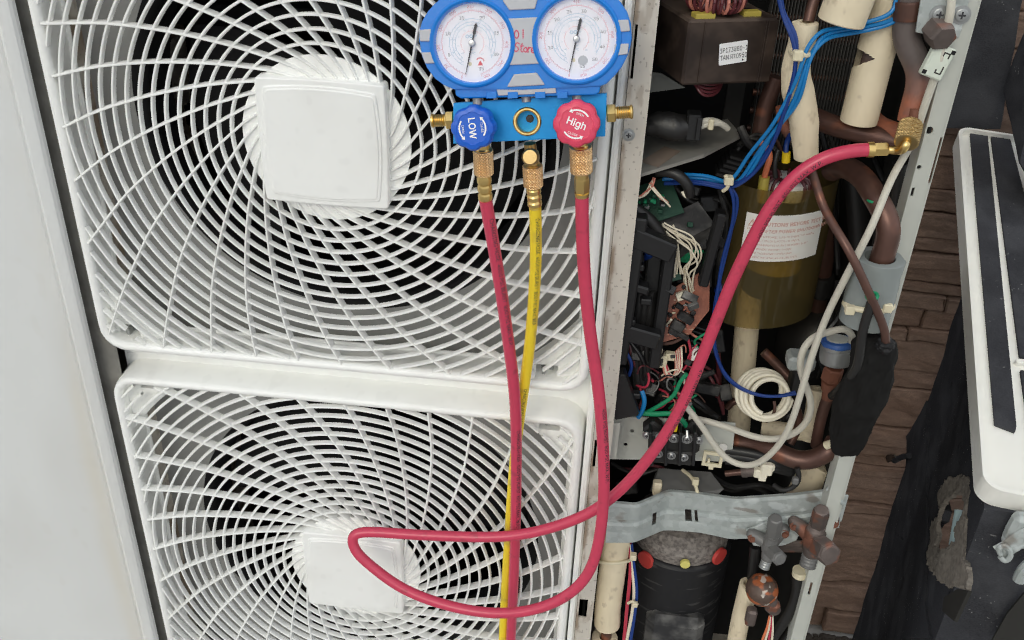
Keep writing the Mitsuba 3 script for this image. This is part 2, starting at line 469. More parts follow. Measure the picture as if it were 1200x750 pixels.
scene['m_amber'] = {'type': 'blendbsdf', 'weight': 0.30, 'a': {'type': 'thindielectric', 'int_ior': 1.45, 'specular_transmittance': {'type': 'rgb', 'value': [0.70, 0.57, 0.30]}},
                    'b': {'type': 'twosided', 'bsdf': {'type': 'diffuse', 'reflectance': {'type': 'rgb', 'value': [0.17, 0.128, 0.05]}}}}
scene['m_lens'] = {'type': 'thindielectric', 'int_ior': 1.25}

# ------------------------------------------------------------------ the setting
GZ = -1.52
add(bx([0, 0.9, GZ - 0.05], [60, 60, 0.1], 0.001), 'm_ground', 'ground', kind='structure', smooth=False)
add(bx([-0.31, 0.2, -1.31], [1.96, 0.42, 0.418], 0.01), 'm_concrete', 'concrete_plinth', smooth=False,
    label='grey concrete plinth under the air conditioner units', cat='plinth')

WY = 0.80
wall = thing('stone_wall', 'dark brown stacked stone wall behind the outdoor unit', 'wall')
add(bx([0.6, WY + 0.12, -0.45], [4.4, 0.2, 2.13], 0.004), 'm_inside', 'backing', wall, smooth=False)
cuts = [(960, 735), (960, 712), (965, 700), (975, 681), (981, 654), (985, 625), (990, 599), (993, 588), (996, 571), (1003, 556), (1008, 543), (1013, 531), (1017, 518),
        (1019, 496), (1038, 452), (1041, 431), (1050, 397), (1060, 383), (1065, 360), (1070, 343), (1075, 331), (1078, 312), (1080, 295), (1083, 279)]
zs = [P(x, y, WY)[2] for x, y in cuts]
while zs[-1] < 0.6: zs.append(zs[-1] + random.uniform(0.04, 0.085))
SREF = random.Random(3)
for z0, z1 in zip(zs[:-1], zs[1:]):
    x = 0.60 + SREF.uniform(-0.15, 0.0)
    while x < 1.75:
        L = SREF.uniform(0.16, 0.42) if z1 - z0 > 0.04 else SREF.uniform(0.22, 0.55)
        pr = SREF.uniform(-0.009, 0.009); gp = 0.0012
        c = [x + L / 2, WY + 0.02 - pr + 0.025 * 0, (z0 + z1) / 2]
        m = bx(c, [L - gp, 0.05, z1 - z0 - gp - SREF.uniform(0, 0.0015)], 0.003)
        m.apply_transform(trimesh.transformations.rotation_matrix(SREF.uniform(-0.012, 0.012), [0, 1, 0], c))
        vv, ff = trimesh.remesh.subdivide_to_size(m.vertices, m.faces, 0.03); nz = meshkit.fbm(vv * np.array([22, 10, 40]), 3, 5) - 0.5
        vv = vv + np.stack([nz * 0.004, -nz * 0.014, (meshkit.fbm(vv * np.array([18, 5, 3]) + 7, 2, 8) - 0.5) * 0.006], 1)
        add(trimesh.Trimesh(vv, ff, process=False), 'm_stone', 'stone', wall, smooth=40)
        x += L
gr = []
for i in range(1600):
    s = SREF.uniform(0.004, 0.013); m = trimesh.creation.icosphere(1, s)
    m.vertices *= [1, SREF.uniform(0.7, 1), SREF.uniform(0.5, 0.8)]
    m.apply_translation([SREF.uniform(0.68, 1.25), SREF.uniform(0.48, 0.775), GZ + s * 0.2]); gr.append(m)
add(gr, 'm_gravel', 'gravel', smooth=False, label='loose dark gravel on the ground below the stone wall', cat='gravel', kind='stuff')

# ------------------------------------------------------------------ the outdoor unit: casing
unitk = thing('outdoor_unit', 'white outdoor air conditioner unit with two square fan grilles and its service compartment open', 'air conditioner')
XL, XR, XC, XP, XE = -0.322, 0.317, 0.352, 0.636, 0.6575
ZT, ZB, HUBZ = 0.345, -1.10, (0.0, -0.6579)
HX0, HX1, HH = -0.322, 0.317, 0.311
YB = 0.046                                          # the casing's front sheet; the grilles stand out in front of it


def to_xz(m):
    """From local (u, v, h): u to x, v to z, h towards the viewer (-y)."""
    M = np.array([[1, 0, 0, 0], [0, 0, -1, 0], [0, 1, 0, 0], [0, 0, 0, 1.0]])
    m.apply_transform(M); return m


sheet = sbox(XL + 0.006, ZB, XC - 0.022, ZT)
for hz in HUBZ:
    sheet = sheet.difference(rrect(HX0 + 0.02, hz - HH + 0.02, HX1 - 0.02, hz + HH - 0.02, 0.03))
add(to_xz(plate(sheet, -YB - 0.002, -YB)), 'm_grille', 'front_sheet', unitk, smooth=False)
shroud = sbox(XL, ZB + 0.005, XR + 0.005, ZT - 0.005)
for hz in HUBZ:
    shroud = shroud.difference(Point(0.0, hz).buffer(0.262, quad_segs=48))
add(to_xz(plate(shroud, -0.089, -0.087)), 'm_shroud_shade', 'fan_shroud', unitk, smooth=False)


def rim(hz):
    prof = np.array([(0.262, 0.0), (0.252, 0.004), (0.246, 0.016), (0.245, 0.07)])
    n = 96; a = np.arange(n) * 2 * np.pi / n
    v = np.stack([prof[:, :1] * np.cos(a), np.repeat(prof[:, 1:] + 0.0875, n, 1), prof[:, :1] * np.sin(a) + hz], -1).reshape(-1, 3)
    i = np.arange(3)[:, None] * n; j = np.arange(n)[None]; j2 = (j + 1) % n
    return trimesh.Trimesh(v, np.vstack([np.stack([i + j, i + j2, i + n + j2], -1).reshape(-1, 3), np.stack([i + j, i + n + j2, i + n + j], -1).reshape(-1, 3)]), process=False)


for hz in HUBZ: add(rim(hz), 'm_dark', 'fan_rim', unitk, smooth=True)
add(bx([(XL + XE) / 2, 0.19, ZT + 0.012], [XE - XL + 0.03, 0.40, 0.024], 0.006), 'm_grille', 'top_panel', unitk, smooth=False)
add(bx([(XL + XE) / 2, 0.365, (ZT + ZB) / 2], [XE - XL, 0.012, ZT - ZB], 0.002), 'm_dark', 'back_panel', unitk, smooth=False)
add(bx([XL + 0.008, 0.205, (ZT + ZB) / 2], [0.004, 0.31, ZT - ZB], 0.001), 'm_column', 'left_panel', unitk, smooth=False)
add(bx([XE - 0.004, 0.20, (ZT + ZB) / 2], [0.004, 0.32, ZT - ZB], 0.001), 'm_inside', 'right_panel', unitk, smooth=False)
add(bx([XC - 0.012, 0.22, (ZT + ZB) / 2], [0.004, 0.28, ZT - ZB], 0.001), 'm_inside', 'partition_panel', unitk, smooth=False)
add(bx([(XL + XE) / 2, 0.19, ZB - 0.005], [XE - XL, 0.38, 0.014], 0.002), 'm_column', 'base_pan', unitk, smooth=False)

# the pillar between the fans and the compartment, with its punched slots
slotpx = [(734, 28, 741, 93), (691, 515, 697, 548), (679.5, 702, 687, 724)]
cpoly = sbox(XR + 0.0115, ZB, XC, ZT)
for x0, y0, x1, y1 in slotpx:
    a, b = P(x0, y0, 0.0), P(x1, y1, 0.0)
    cpoly = cpoly.difference(sbox(max(a[0], XR + 0.011), b[2], max(b[0], XR + 0.016), a[2]))
col = [to_xz(plate(cpoly, -0.003, 0.0)), bx([XC - 0.0012, 0.0225, (ZT + ZB) / 2], [0.0024, 0.039, ZT - ZB], 0.0005),
       bx([XR + 0.0125, 0.023, (ZT + ZB) / 2], [0.002, 0.039, ZT - ZB], 0.0005)]
add(col, 'm_column', 'pillar', unitk, smooth=False, label='dirty beige pillar with rust specks between fans and open compartment')
add(bx([XR + 0.006, 0.024, (ZT + ZB) / 2], [0.010, 0.036, ZT - ZB], 0.003), 'm_grille', 'edge_strip', unitk, smooth=False)


def screw(p, r, key, m='m_zinc'):
    M = frame(p, [0, -1, 0.0]); head = [lathe([(r * 1.45, 0), (r * 1.45, 0.0006), (r, 0.0008), (r, 0.0022), (r * 0.8, 0.003)], M, 20)]
    sk = add(head, m, 'screw', key)
    cr = [bx([0, 0, 0.0031], [r * 1.1, r * 0.28, 0.0005], 0.0001, M), bx([0, 0, 0.0031], [r * 0.28, r * 1.1, 0.00045], 0.0001, M)]
    if key.count('__') < 2: add(cr, 'm_ink', 'cross_slot', sk, smooth=False)


screw(P(736.5, 158, -0.0005), 0.0048, unitk)

# right post: an L-shaped rail with punched holes
ppoly = sbox(XP, ZB, XP + 0.0165, ZT)
for px, py, w, h in ((1089, 153, 4.4, 4.4), (1077, 196, 2.6, 2.6)):
    q = P(px, py, 0.0); ppoly = ppoly.difference(Point(q[0], q[2]).buffer(w / 1080, quad_segs=10))
for px, py, w, h in ((1069.5, 225, 3.0, 10), (949.5, 690, 3.4, 24)):
    q = P(px, py, 0.0); ppoly = ppoly.difference(sbox(q[0] - w / 2000, q[2] - h / 2000, q[0] + w / 2000, q[2] + h / 2000))
spoly = sbox(0.004, ZB, 0.0300, ZT)
rail = [to_xz(plate(ppoly, -0.0022, 0.0)), bx([XP + 0.0011, 0.015, (ZT + ZB) / 2], [0.0022, 0.026, ZT - ZB], 0.0004)]
q0, q1 = P(1094, 160, 0.006), P(1082, 214, 0.006)
lip = sbox(XP + 0.0168, ZB, XE, ZT).difference(sbox(XP + 0.0169, q1[2], XP + 0.0206, q0[2]))
rail.append(to_xz(plate(lip, -0.0075, -0.005)))
add(rail, 'm_post', 'corner_post', unitk, smooth=False)

# ------------------------------------------------------------------ the fan grilles
PITCH, R0 = 0.01512, 0.1087
RT = np.array([0.062, 0.07, 0.09, 0.11, 0.135, 0.165, 0.21, 0.26, 0.32, 0.46])
TT = np.radians([-72, -65, -48, -36, -27, -19.5, -12, -6, 0, 9.0])
from scipy.interpolate import PchipInterpolator
spth = PchipInterpolator(RT, TT)


def strip(c2, w0, w1, y0, y1, hz):
    """A slat along a curve in the x-z plane: width w0 at the front (y0), w1 at the back (y1), its front edges broken."""
    c2 = np.asarray(c2); t = np.gradient(c2, axis=0); t /= np.linalg.norm(t, axis=1, keepdims=True); n = np.stack([-t[:, 1], t[:, 0]], 1)
    pr = [(-w0 * 0.5, y0 + 0.0008), (-w0 * 0.28, y0), (w0 * 0.28, y0), (w0 * 0.5, y0 + 0.0008), (w1 * 0.5, y1), (-w1 * 0.5, y1)]
    k = len(pr); v = np.zeros((len(c2), k, 3))
    for j, (o, y) in enumerate(pr):
        v[:, j, 0], v[:, j, 1], v[:, j, 2] = c2[:, 0] + n[:, 0] * o, y, c2[:, 1] + n[:, 1] * o + hz
    i = np.arange(len(c2) - 1)[:, None] * k; j = np.arange(k)[None]; j2 = (j + 1) % k
    f = np.vstack([np.stack([i + j, i + j2, i + k + j2], -1).reshape(-1, 3), np.stack([i + j, i + k + j2, i + k + j], -1).reshape(-1, 3)])
    m = trimesh.Trimesh(v.reshape(-1, 3), f, process=False)
    return m


def clip_runs(c, x0, x1, z0, z1, r=0.03, holes=()):
    """Cuts a polyline to the opening of the frame."""
    got = LineString(c).intersection(rrect(x0, z0, x1, z1, r))
    for h in holes: got = got.difference(h)
    return [np.array(g.coords) for g in getattr(got, 'geoms', [got]) if g.geom_type == 'LineString' and g.length > 0.008]


pockets = {0: [(-1, -1, (150, 393)), (1, -1, (640, 441))], 1: [(-1, 1, (172, 449)), (1, 1, (644, 498))]}
for gi, hz in enumerate(HUBZ):
    which = ('upper', 'lower')[gi]
    gk = unitk + '__fan_grille' + ('' if gi == 0 else '_001')
    ix0, ix1, iz = HX0 + 0.0155, HX1 - 0.0155, HH - 0.0155
    # frame: lofted rounded rectangles, front lip rounded, sides drafted
    lv = [(0.0, YB), (0.0015, 0.02), (0.003, 0.006), (0.0045, 0.002), (0.0075, 0.0), (0.0110, 0.0004), (0.0140, 0.003), (0.0150, 0.008), (0.0155, 0.05)]
    N = 240; rings = []
    for o, y in lv:
        ls = LineString(rrect(HX0 + o, -HH + o, HX1 - o, HH - o, max(0.036 - o, 0.012)).exterior.coords)
        ang = np.linspace(0, 2 * np.pi, N, endpoint=False); cx = (HX0 + HX1) / 2
        pts = []
        for a in ang:
            hit = LineString([(cx, 0), (cx + math.cos(a), math.sin(a))]).intersection(ls)
            hit = hit if hit.geom_type == 'Point' else list(hit.geoms)[-1]
            pts.append((hit.x, y, hit.y + hz))
        rings.append(pts)
    v = np.array(rings).reshape(-1, 3); i = np.arange(len(lv) - 1)[:, None] * N; j = np.arange(N)[None]; j2 = (j + 1) % N
    fm = trimesh.Trimesh(v, np.vstack([np.stack([i + j, i + j2, i + N + j2], -1).reshape(-1, 3), np.stack([i + j, i + N + j2, i + N + j], -1).reshape(-1, 3)]), process=False)
    add(fm, 'm_grille', 'fan_grille', unitk, smooth=50, label=f'{which} square grille of curved ribs and rings')
    # corner gussets with the clip pockets
    inner = rrect(ix0, -iz, ix1, iz, 0.02); cutr = []
    for sx in (-1, 1):
        for sz in (-1, 1):
            g = inner.difference(Point(0, 0).buffer(0.372, quad_segs=32)).intersection(sbox(0 if sx > 0 else -1, 0 if sz > 0 else -1, 1 if sx > 0 else 0, 1 if sz > 0 else 0))
            for px_ in pockets[gi]:
                if px_[:2] == (sx, sz):
                    q = P(*px_[2], 0.012); rect = sbox(q[0] - 0.014, q[2] - hz - 0.013, q[0] + 0.014, q[2] - hz + 0.013); cutr.append(rect)
                    g = g.difference(rect)
                    b = [bx([q[0], 0.034, q[2]], [0.016, 0.004, 0.010], 0.001), bx([q[0] - 0.004, 0.026, q[2] - 0.002], [0.004, 0.012, 0.012], 0.0006)]
                    add(b, 'm_zinc', 'clip', gk, smooth=False)
            if g.area > 1e-5:
                add(to_xz(plate(g, -0.046, -0.0185)).apply_translation([0, 0, hz]), 'm_grille', 'corner_gusset', gk, smooth=False)
    # rings
    for i in range(22):
        r = R0 + PITCH * i
        a = np.linspace(0.3, 0.3 + 2 * np.pi, 200 if r > 0.2 else 130)
        c = np.stack([r * np.cos(a), r * np.sin(a)], 1)
        ms = [strip(q, 0.0031, 0.0034, 0.0026, 0.0098, hz) for q in clip_runs(c, ix0 - 0.002, ix1 + 0.002, -iz - 0.002, iz + 0.002, 0.022, cutr)]
        for q in ms: add(q, 'm_grille', 'ring', gk, smooth=40)
    # curved ribs, tangent to the hub
    for k in range(32):
        th = math.radians(159.6 - 11.25 * k)
        r = np.linspace(0.070, 0.455, 46); a = th + spth(r)
        c = np.stack([r * np.cos(a), r * np.sin(a)], 1)
        ms = [strip(q, 0.0027, 0.0033, 0.0016, 0.0135, hz) for q in clip_runs(c, ix0 - 0.002, ix1 + 0.002, -iz - 0.002, iz + 0.002, 0.022, cutr)]
        for q in ms: add(q, 'm_grille', 'rib', gk, smooth=40)
    # hub: backing disc, bulged square boss with a recessed groove
    def bulge(s, b):
        t = np.linspace(-s, s, 16); o = s + b * (1 - (t / s) ** 2)
        return Polygon(list(zip(o, t)) + list(zip(t[::-1], o)) + list(zip(-o, t[::-1])) + list(zip(t, -o))).buffer(-0.004).buffer(0.004, quad_segs=6)

    add(lathe([(0.094, 0.0), (0.0965, 0.001), (0.0965, 0.003), (0.085, 0.0050), (0.060, 0.0072)], frame([0, 0.0100, hz], [0, -1, 0]), 128), 'm_grille', 'hub_disc', gk, smooth=30)
    big, small, sm2 = bulge(0.0715, 0.0015), bulge(0.0622, 0.0046), bulge(0.0592, 0.0042)
    hub = [plate(big, -0.012, 0.0075, 0.002), plate(small, 0.0070, 0.0092, 0.0012), plate(sm2, 0.0091, 0.0104, 0.0009)]
    hub = [to_xz(h).apply_translation([0, 0, hz]) for h in hub]
    add(hub, 'm_grille', 'hub', gk, smooth=30)
    # the fan behind it
    fk = unitk + '__fan' + ('' if gi == 0 else '_001')
    add(lathe([(0.055, 0), (0.06, 0.02), (0.055, 0.06), (0.03, 0.07)], frame([0, 0.19, hz], [0, -1, 0]), 40), 'm_dark', 'fan', unitk)
    for b in range(3):
        a0 = 0.5 + b * 2 * np.pi / 3 + gi; rr = np.linspace(0.05, 0.235, 12); aa = np.linspace(0, 1.35, 12)
        A, Rr = np.meshgrid(aa, rr, indexing='ij'); ang = a0 + A + 0.9 * (Rr - 0.05) / 0.2 * 0.3
        Yv = 0.20 - 0.06 * A / 1.35
        v = np.stack([Rr * np.cos(ang), Yv, Rr * np.sin(ang) + hz], -1)
        v = np.vstack([v.reshape(-1, 3), (v + [0, 0.003, 0]).reshape(-1, 3)]); f = []
        for i in range(11):
            for j in range(11):
                q = i * 12 + j; f += [[q, q + 1, q + 13], [q, q + 13, q + 12], [144 + q, 144 + q + 13, 144 + q + 1], [144 + q, 144 + q + 12, 144 + q + 13]]
        add(trimesh.Trimesh(v, f, process=False), 'm_dark', 'blade', fk, smooth=False)
# motor mount behind the ribs of the lower grille
for gi, hz in enumerate(HUBZ):
    add([bx([0, 0.25, hz + s * 0.07], [0.55, 0.012, 0.03], 0.002) for s in (-1, 1)], 'm_dark', 'motor_bracket', unitk, smooth=False)

# ------------------------------------------------------------------ the white panel at the left
nb = thing('neighbouring_panel', 'plain off-white metal panel of the neighbouring casing left of the grilles, with a rolled edge', 'panel')
ex = P(144, 560, 0.0)[0] - 0.0030
w = 0.0215
prof = [(-1.2, -0.004), (ex - w - 0.003, -0.004), (ex - w, -0.0025), (ex - w + 0.002, -0.005), (ex - w + 0.006, -0.0075), (ex - 0.006, -0.0075), (ex - 0.002, -0.0060), (ex, -0.002), (ex, 0.004),
        (ex - 0.0015, 0.004), (ex - 0.003, 0.0), (-1.2, 0.0)]
add(bx([XL - 0.006, 0.020, -0.15], [0.034, 0.004, 1.9], 0.001), 'm_lid', 'added_gap_sheet', nb, smooth=False)  # sheet added behind the seam so that the gap reads dark grey
add(bx([-0.79, 0.30, -0.15], [0.86, 0.01, 1.9], 0.001), 'm_lid', 'back', nb, smooth=False)
add(bx([-1.195, 0.15, -0.15], [0.01, 0.29, 1.9], 0.001), 'm_lid', 'side', nb, smooth=False)
add(bx([-0.79, 0.15, 0.795], [0.86, 0.31, 0.01], 0.001), 'm_dark', 'top', nb, smooth=False)
add(trimesh.creation.extrude_polygon(Polygon(prof), 1.9, engine='earcut').apply_translation([0, 0, -1.10]), 'm_panel', 'face', nb, smooth=25)

# ------------------------------------------------------------------ the gauge manifold
MO = P(618, 142, -0.062)                            # the middle of the bar's front, hung a little off the grille
MN = unit([0.0, -math.cos(math.radians(15)), math.sin(math.radians(15))])
xa = onplane(709, 112, MO, MN) - onplane(533, 123, MO, MN)
MM = frame(MO, MN, xa)
MI = np.linalg.inv(MM)


def L(px, py, h=0.0):
    """Local (u, v) on the manifold's face, h in front of it."""
    q = onplane(px, py, MO + MN * h, MN); return (MI @ np.r_[q, 1])[:2]


def LW(u, v, h):
    return (MM @ np.array([u, v, h, 1.0]))[:3]


def poly(px, h): return Polygon([L(x, y, h) for x, y in px])


gm = thing('gauge_manifold', 'blue two-gauge refrigerant manifold with a blue and a red knob hanging before the upper grille', 'pressure gauge')
HF = 0.020                                          # the shroud's front face
outline = [(490.5, 46), (491, 35), (494.5, 24), (501, 13), (508, 5), (517, -3), (532, -11), (552, -16), (580, -15), (612, -13), (645, -17), (676, -24), (702, -19), (718, -7), (728, 3),
           (735, 14), (739.5, 27), (740.5, 45), (738.5, 56), (735, 66), (729, 78), (722, 87), (711, 98), (704, 101), (612, 106), (532, 105), (520, 100), (509, 92), (500, 80), (494, 66)]
op = poly(outline, HF).buffer(0.002).buffer(-0.002)
gauges = [((553.6, 50.5), 0.0366, 0), ((675.6, 45.6), 0.0374, 1)]
gc = [L(*g[0], HF) for g in gauges]
ring_body = op.difference(unary_union([Point(*c).buffer(g[1] + 0.001, quad_segs=32) for g, c in zip(gauges, gc)]))
m = trimesh.creation.extrude_polygon(ring_body, HF + 0.008 - 0.003, engine='earcut'); m.apply_translation([0, 0, -0.008]); m.apply_transform(MM)
inner = op.buffer(-0.003).difference(unary_union([Point(*c).buffer(g[1] + 0.001, quad_segs=32) for g, c in zip(gauges, gc)]))
edge = []
for k in range(5):                                  # rounded front edge, in five steps
    a0 = math.pi / 2 * (k + 1) / 5
    o = 0.003 * (1 - math.cos(a0)); h = HF - 0.003 + 0.003 * math.sin(a0)
    rp = op.buffer(-o).difference(unary_union([Point(*c).buffer(g[1] + 0.001, quad_segs=32) for g, c in zip(gauges, gc)]))
    e = trimesh.creation.extrude_polygon(rp, 0.0012 + 0.003 * (math.sin(a0) - math.sin(a0 - math.pi / 10)), engine='earcut')
    e.apply_translation([0, 0, h - (e.bounds[1, 2])]); e.apply_transform(MM); edge.append(e)
hs = add([m] + edge, 'm_blueplastic', 'gauge_housing', gm, smooth=20)
# grey trims, each a raised plate
trims = [[(505.5, 34), (491.6, 35), (492.5, 48.5), (507, 48.5)], [(507, 61), (493.8, 61.5), (498.5, 74.5), (512.5, 74)],
         [(719, 23.5), (736.5, 23), (738.5, 36.5), (721, 38)], [(720.5, 51.5), (737, 51), (735.5, 63.5), (718.5, 65.5)],
         [(588.5, 0), (631, -4), (627, 10.5), (597, 12)], [(591.5, 22), (632.5, 20), (627.5, 31), (627, 60), (634.5, 74.5), (595, 76.5), (601.5, 62), (601, 34)],
         [(602.5, 87), (629, 85), (639, 99.5), (594, 102)]]
for t in trims:
    add(plate(poly(t, HF).buffer(-0.0007).buffer(0.0007), HF - 0.001, HF + 0.0022, 0.0009, MM), 'm_graytrim', 'trim', hs, smooth=30)
# lower flange with lugs
fl_ = poly([(533, 104), (704, 100), (702, 109), (697, 111.5), (540, 115.5), (534, 112)], HF - 0.004)
add(plate(fl_, -0.004, HF - 0.004, 0.0015, MM), 'm_blueplastic', 'flange', hs, smooth=30)
add(plate(poly([(582, 104.5), (651, 102.5), (652, 109), (584, 112)], HF - 0.003), HF - 0.006, HF - 0.0018, 0.0005, MM), 'm_graytrim', 'flange_trim', hs, smooth=False)
for x in (576, 601, 633, 659):
    add(plate(poly([(x - 6, 108), (x + 6, 107.5), (x + 6, 115), (x - 6, 115.5)], HF - 0.002), HF - 0.007, HF - 0.001, 0.0005, MM), 'm_blueplastic', 'lug', hs, smooth=False)

LET = {'0': [[(0.3, 1), (0.05, 0.75), (0.05, 0.25), (0.3, 0), (0.55, 0.2), (0.6, 0.7), (0.35, 1.0)]], '1': [[(0.25, 1.05), (0.2, 0)]],
       'S': [[(0.65, 0.95), (0.35, 1.05), (0.1, 0.8), (0.3, 0.58), (0.55, 0.42), (0.5, 0.1), (0.2, 0.0), (0.0, 0.15)]], 't': [[(0.25, 1.0), (0.2, 0.1), (0.4, 0.0)], [(0.0, 0.68), (0.5, 0.74)]],
       'o': [[(0.3, 0.6), (0.05, 0.4), (0.1, 0.08), (0.35, 0.02), (0.5, 0.3), (0.3, 0.6)]], 'r': [[(0.1, 0.62), (0.08, 0.0)], [(0.1, 0.35), (0.3, 0.6), (0.45, 0.58)]],
       'e': [[(0.08, 0.3), (0.5, 0.38), (0.35, 0.62), (0.1, 0.5), (0.05, 0.2), (0.25, 0.0), (0.55, 0.12)]]}


def hand(s, px0, px1, hpx, adv):
    hpx *= 0.86; a, b = L(*px0, HF + 0.002), L(*px1, HF + 0.002); d = unit(b - a); n = np.array([-d[1], d[0]]); x = 0.0; gs = []
    for ch in s:
        for st in LET[ch]:
            p = spline([[*(a + d * (x + q[0] * hpx * 0.9) + n * q[1] * hpx)] for q in st], 24)
            gs.append(LineString(p[:, :2]).buffer(0.0005, quad_segs=3))
        x += adv.get(ch, 0.62) * hpx
    return plate(unary_union(gs), HF + 0.0021, HF + 0.0025, 0, MM)


add([hand('01', (603, 45), (625, 44), 0.0085, {'0': 0.95}), hand('Store', (602.5, 60), (628, 62), 0.0088, {'S': 0.72, 't': 0.48, 'o': 0.5, 'r': 0.46})], 'm_marker', 'handwriting', hs, smooth=False,
    label='red handwriting 01 Store on the grey centre plate')

# dials
def arc(c, r0, r1, a0, a1, n=80):
    a = np.linspace(math.radians(a0), math.radians(a1), n)
    return Polygon(list(zip(c[0] + r1 * np.cos(a), c[1] + r1 * np.sin(a))) + list(zip(c[0] + r0 * np.cos(a[::-1]), c[1] + r0 * np.sin(a[::-1]))))


for (g, r, high), c in zip(gauges, gc):
    HD = 0.0145
    c = L(*g, HD)
    gk = add(lathe([(r + 0.0018, HD - 0.012), (r + 0.0018, HF), (r + 0.0056, HF + 0.0005), (r + 0.0050, HF + 0.0032), (r + 0.0034, HF + 0.0042), (r + 0.0014, HF + 0.0030), (r + 0.0004, HD + 0.003), (r + 0.0004, HD - 0.012)],
                   MM @ trimesh.transformations.translation_matrix([*gc[high], 0]), 72), 'm_blueplastic', 'gauge', gm, smooth=30,
             label='right pressure gauge, high side' if high else 'left pressure gauge, low side')
    M0 = MM @ trimesh.transformations.translation_matrix([c[0], c[1], HD])
    add(plate(Point(0, 0).buffer(r + 0.001, quad_segs=40), -0.002, 0, 0, M0), 'm_dial', 'dial', gk, smooth=False)
    o = (0, 0)
    a0, a1 = (255, -80) if high else (254, -78)
    val = (lambda bar: 255 - 6.1 * bar) if high else (lambda bar: 247.7 - 9.2 * bar)
    red, blk, blu, pnk = [], [], [], []
    red.append(arc(o, r * 0.815, r * 0.83, a1, a0))
    nt = 80 if high else 100
    for i in range(nt + 1):
        a = math.radians(a0 + (a1 - a0) * i / nt); l = 0.055 if i % 10 == 0 else 0.04 if i % 5 == 0 else 0.028
        s_ = LineString([(r * 0.83 * math.cos(a), r * 0.83 * math.sin(a)), (r * (0.83 + l) * math.cos(a), r * (0.83 + l) * math.sin(a))]).buffer(0.00016 if i % 5 else 0.00026, quad_segs=1)
        red.append(s_)
        a = math.radians(a0 + (a1 - a0) * (i + 0.3) / nt)
        if i % 2 == 0: blk.append(LineString([(r * 0.79 * math.cos(a), r * 0.79 * math.sin(a)), (r * 0.81 * math.cos(a), r * 0.81 * math.sin(a))]).buffer(0.00014, quad_segs=1))
    for f_, lst, e0, e1 in ((0.62, blu, 245, -40), (0.54, blu, 240, -30), (0.46, blu, 230, -20), (0.31, pnk, 225, -60)):
        lst.append(arc(o, r * (f_ - 0.006), r * (f_ + 0.006), e1, e0))
        for i in range(15):
            a = math.radians(e0 + (e1 - e0) * i / 14); q = lambda k: (r * k * math.cos(a), r * k * math.sin(a))
            lst.append(LineString([q(f_), q(f_ + 0.03)]).buffer(0.00013, quad_segs=1))
    add(plate(unary_union(red), 0, 0.00012, 0, M0), 'm_inkpink', 'pressure_scale', gk, smooth=False)
    add(plate(unary_union(blu), 0, 0.00010, 0, M0), 'm_inkblue', 'temperature_scale', gk, smooth=False)
    add(plate(unary_union(pnk), 0, 0.00011, 0, M0), 'm_inkpink', 'inner_scale', gk, smooth=False)
    add(plate(unary_union(blk), 0, 0.00009, 0, M0), 'm_inksoft', 'bar_scale', gk, smooth=False)
    nums = [text(str(b), 0.0031, M0 @ trimesh.transformations.translation_matrix([r * 0.70 * math.cos(math.radians(val(b))), r * 0.70 * math.sin(math.radians(val(b))), 0]), 0.00013)
            for b in ((10, 15, 20, 25, 30, 35, 40, 45, 50, 55) if high else (5, 10, 15, 20, 25, 30, 35))]
    add(nums, 'm_ink', 'bar_numerals', gk, smooth=False)
    rn = []
    for psi in ((0, 100, 200, 300, 400, 500, 600, 700, 800) if high else (0, 50, 100, 150, 200, 250, 300, 350, 400, 450, 500)):
        aa = val(psi * 0.06895); R_ = r * 0.925
        rn.append(text(str(psi), 0.0026, M0 @ trimesh.transformations.translation_matrix([R_ * math.cos(math.radians(aa)), R_ * math.sin(math.radians(aa)), 0]) @ trimesh.transformations.rotation_matrix(math.radians(aa - 90), [0, 0, 1]), 0.00013))
    add(rn, 'm_inkred', 'psi_numerals', gk, smooth=False)
    tn = []
    for f_, e0, e1 in ((0.58, 235, -35), (0.5, 230, -25), (0.38, 220, -50)):
        for i in range(9):
            aa = math.radians(e0 + (e1 - e0) * i / 8)
            tn.append(text(str(abs(-40 + 10 * i)), 0.0014, M0 @ trimesh.transformations.translation_matrix([r * f_ * math.cos(aa), r * f_ * math.sin(aa), 0]), 0.00012))
    add(tn, 'm_inkblue', 'temperature_numerals', gk, smooth=False)
    tm = trimesh.transformations.translation_matrix
    add([Polygon_ for Polygon_ in [plate(Point(-0.0045, 0.0065).buffer(0.0017).difference(Point(-0.0045, 0.0065).buffer(0.0010)), 0, 0.0002, 0, M0), plate(Point(-0.0008, 0.0065).buffer(0.0017).difference(Point(-0.0008, 0.0065).buffer(0.0010)), 0, 0.0002, 0, M0)]] +
        [text('bar', 0.0018, M0 @ tm([0.003, 0.0065, 0]), 0.0002), text('psi', 0.0016, M0 @ tm([0, -0.0062, 0]), 0.0002), text('°C', 0.0022, M0 @ tm([0.0005, -0.0098, 0]), 0.0002)], 'm_inkblue', 'unit_lettering', gk, smooth=False)
    if high:
        add(plate(Point(0.0052, -0.0205).buffer(0.0048), 0, 0.0002, 0, M0), 'm_graytrim', 'adjuster', gk, smooth=False)
    else:
        add(plate(Polygon([(0.0035, -0.0215), (0.009, -0.0215), (0.0065, -0.0168)]).union(arc((0.0062, -0.0185), 0.0036, 0.0046, 10, 140, 16)), 0, 0.0002, 0, M0), 'm_inkred', 'warning_mark', gk, smooth=False)
    add(plate(Point(-0.0038, -0.0195).buffer(0.0019), 0, 0.00025, 0, M0), 'm_tie', 'spot', gk, smooth=False)
    na = math.radians(253.5 if not high else 254.7); d = np.array([math.cos(na), math.sin(na)]); n = np.array([-d[1], d[0]])
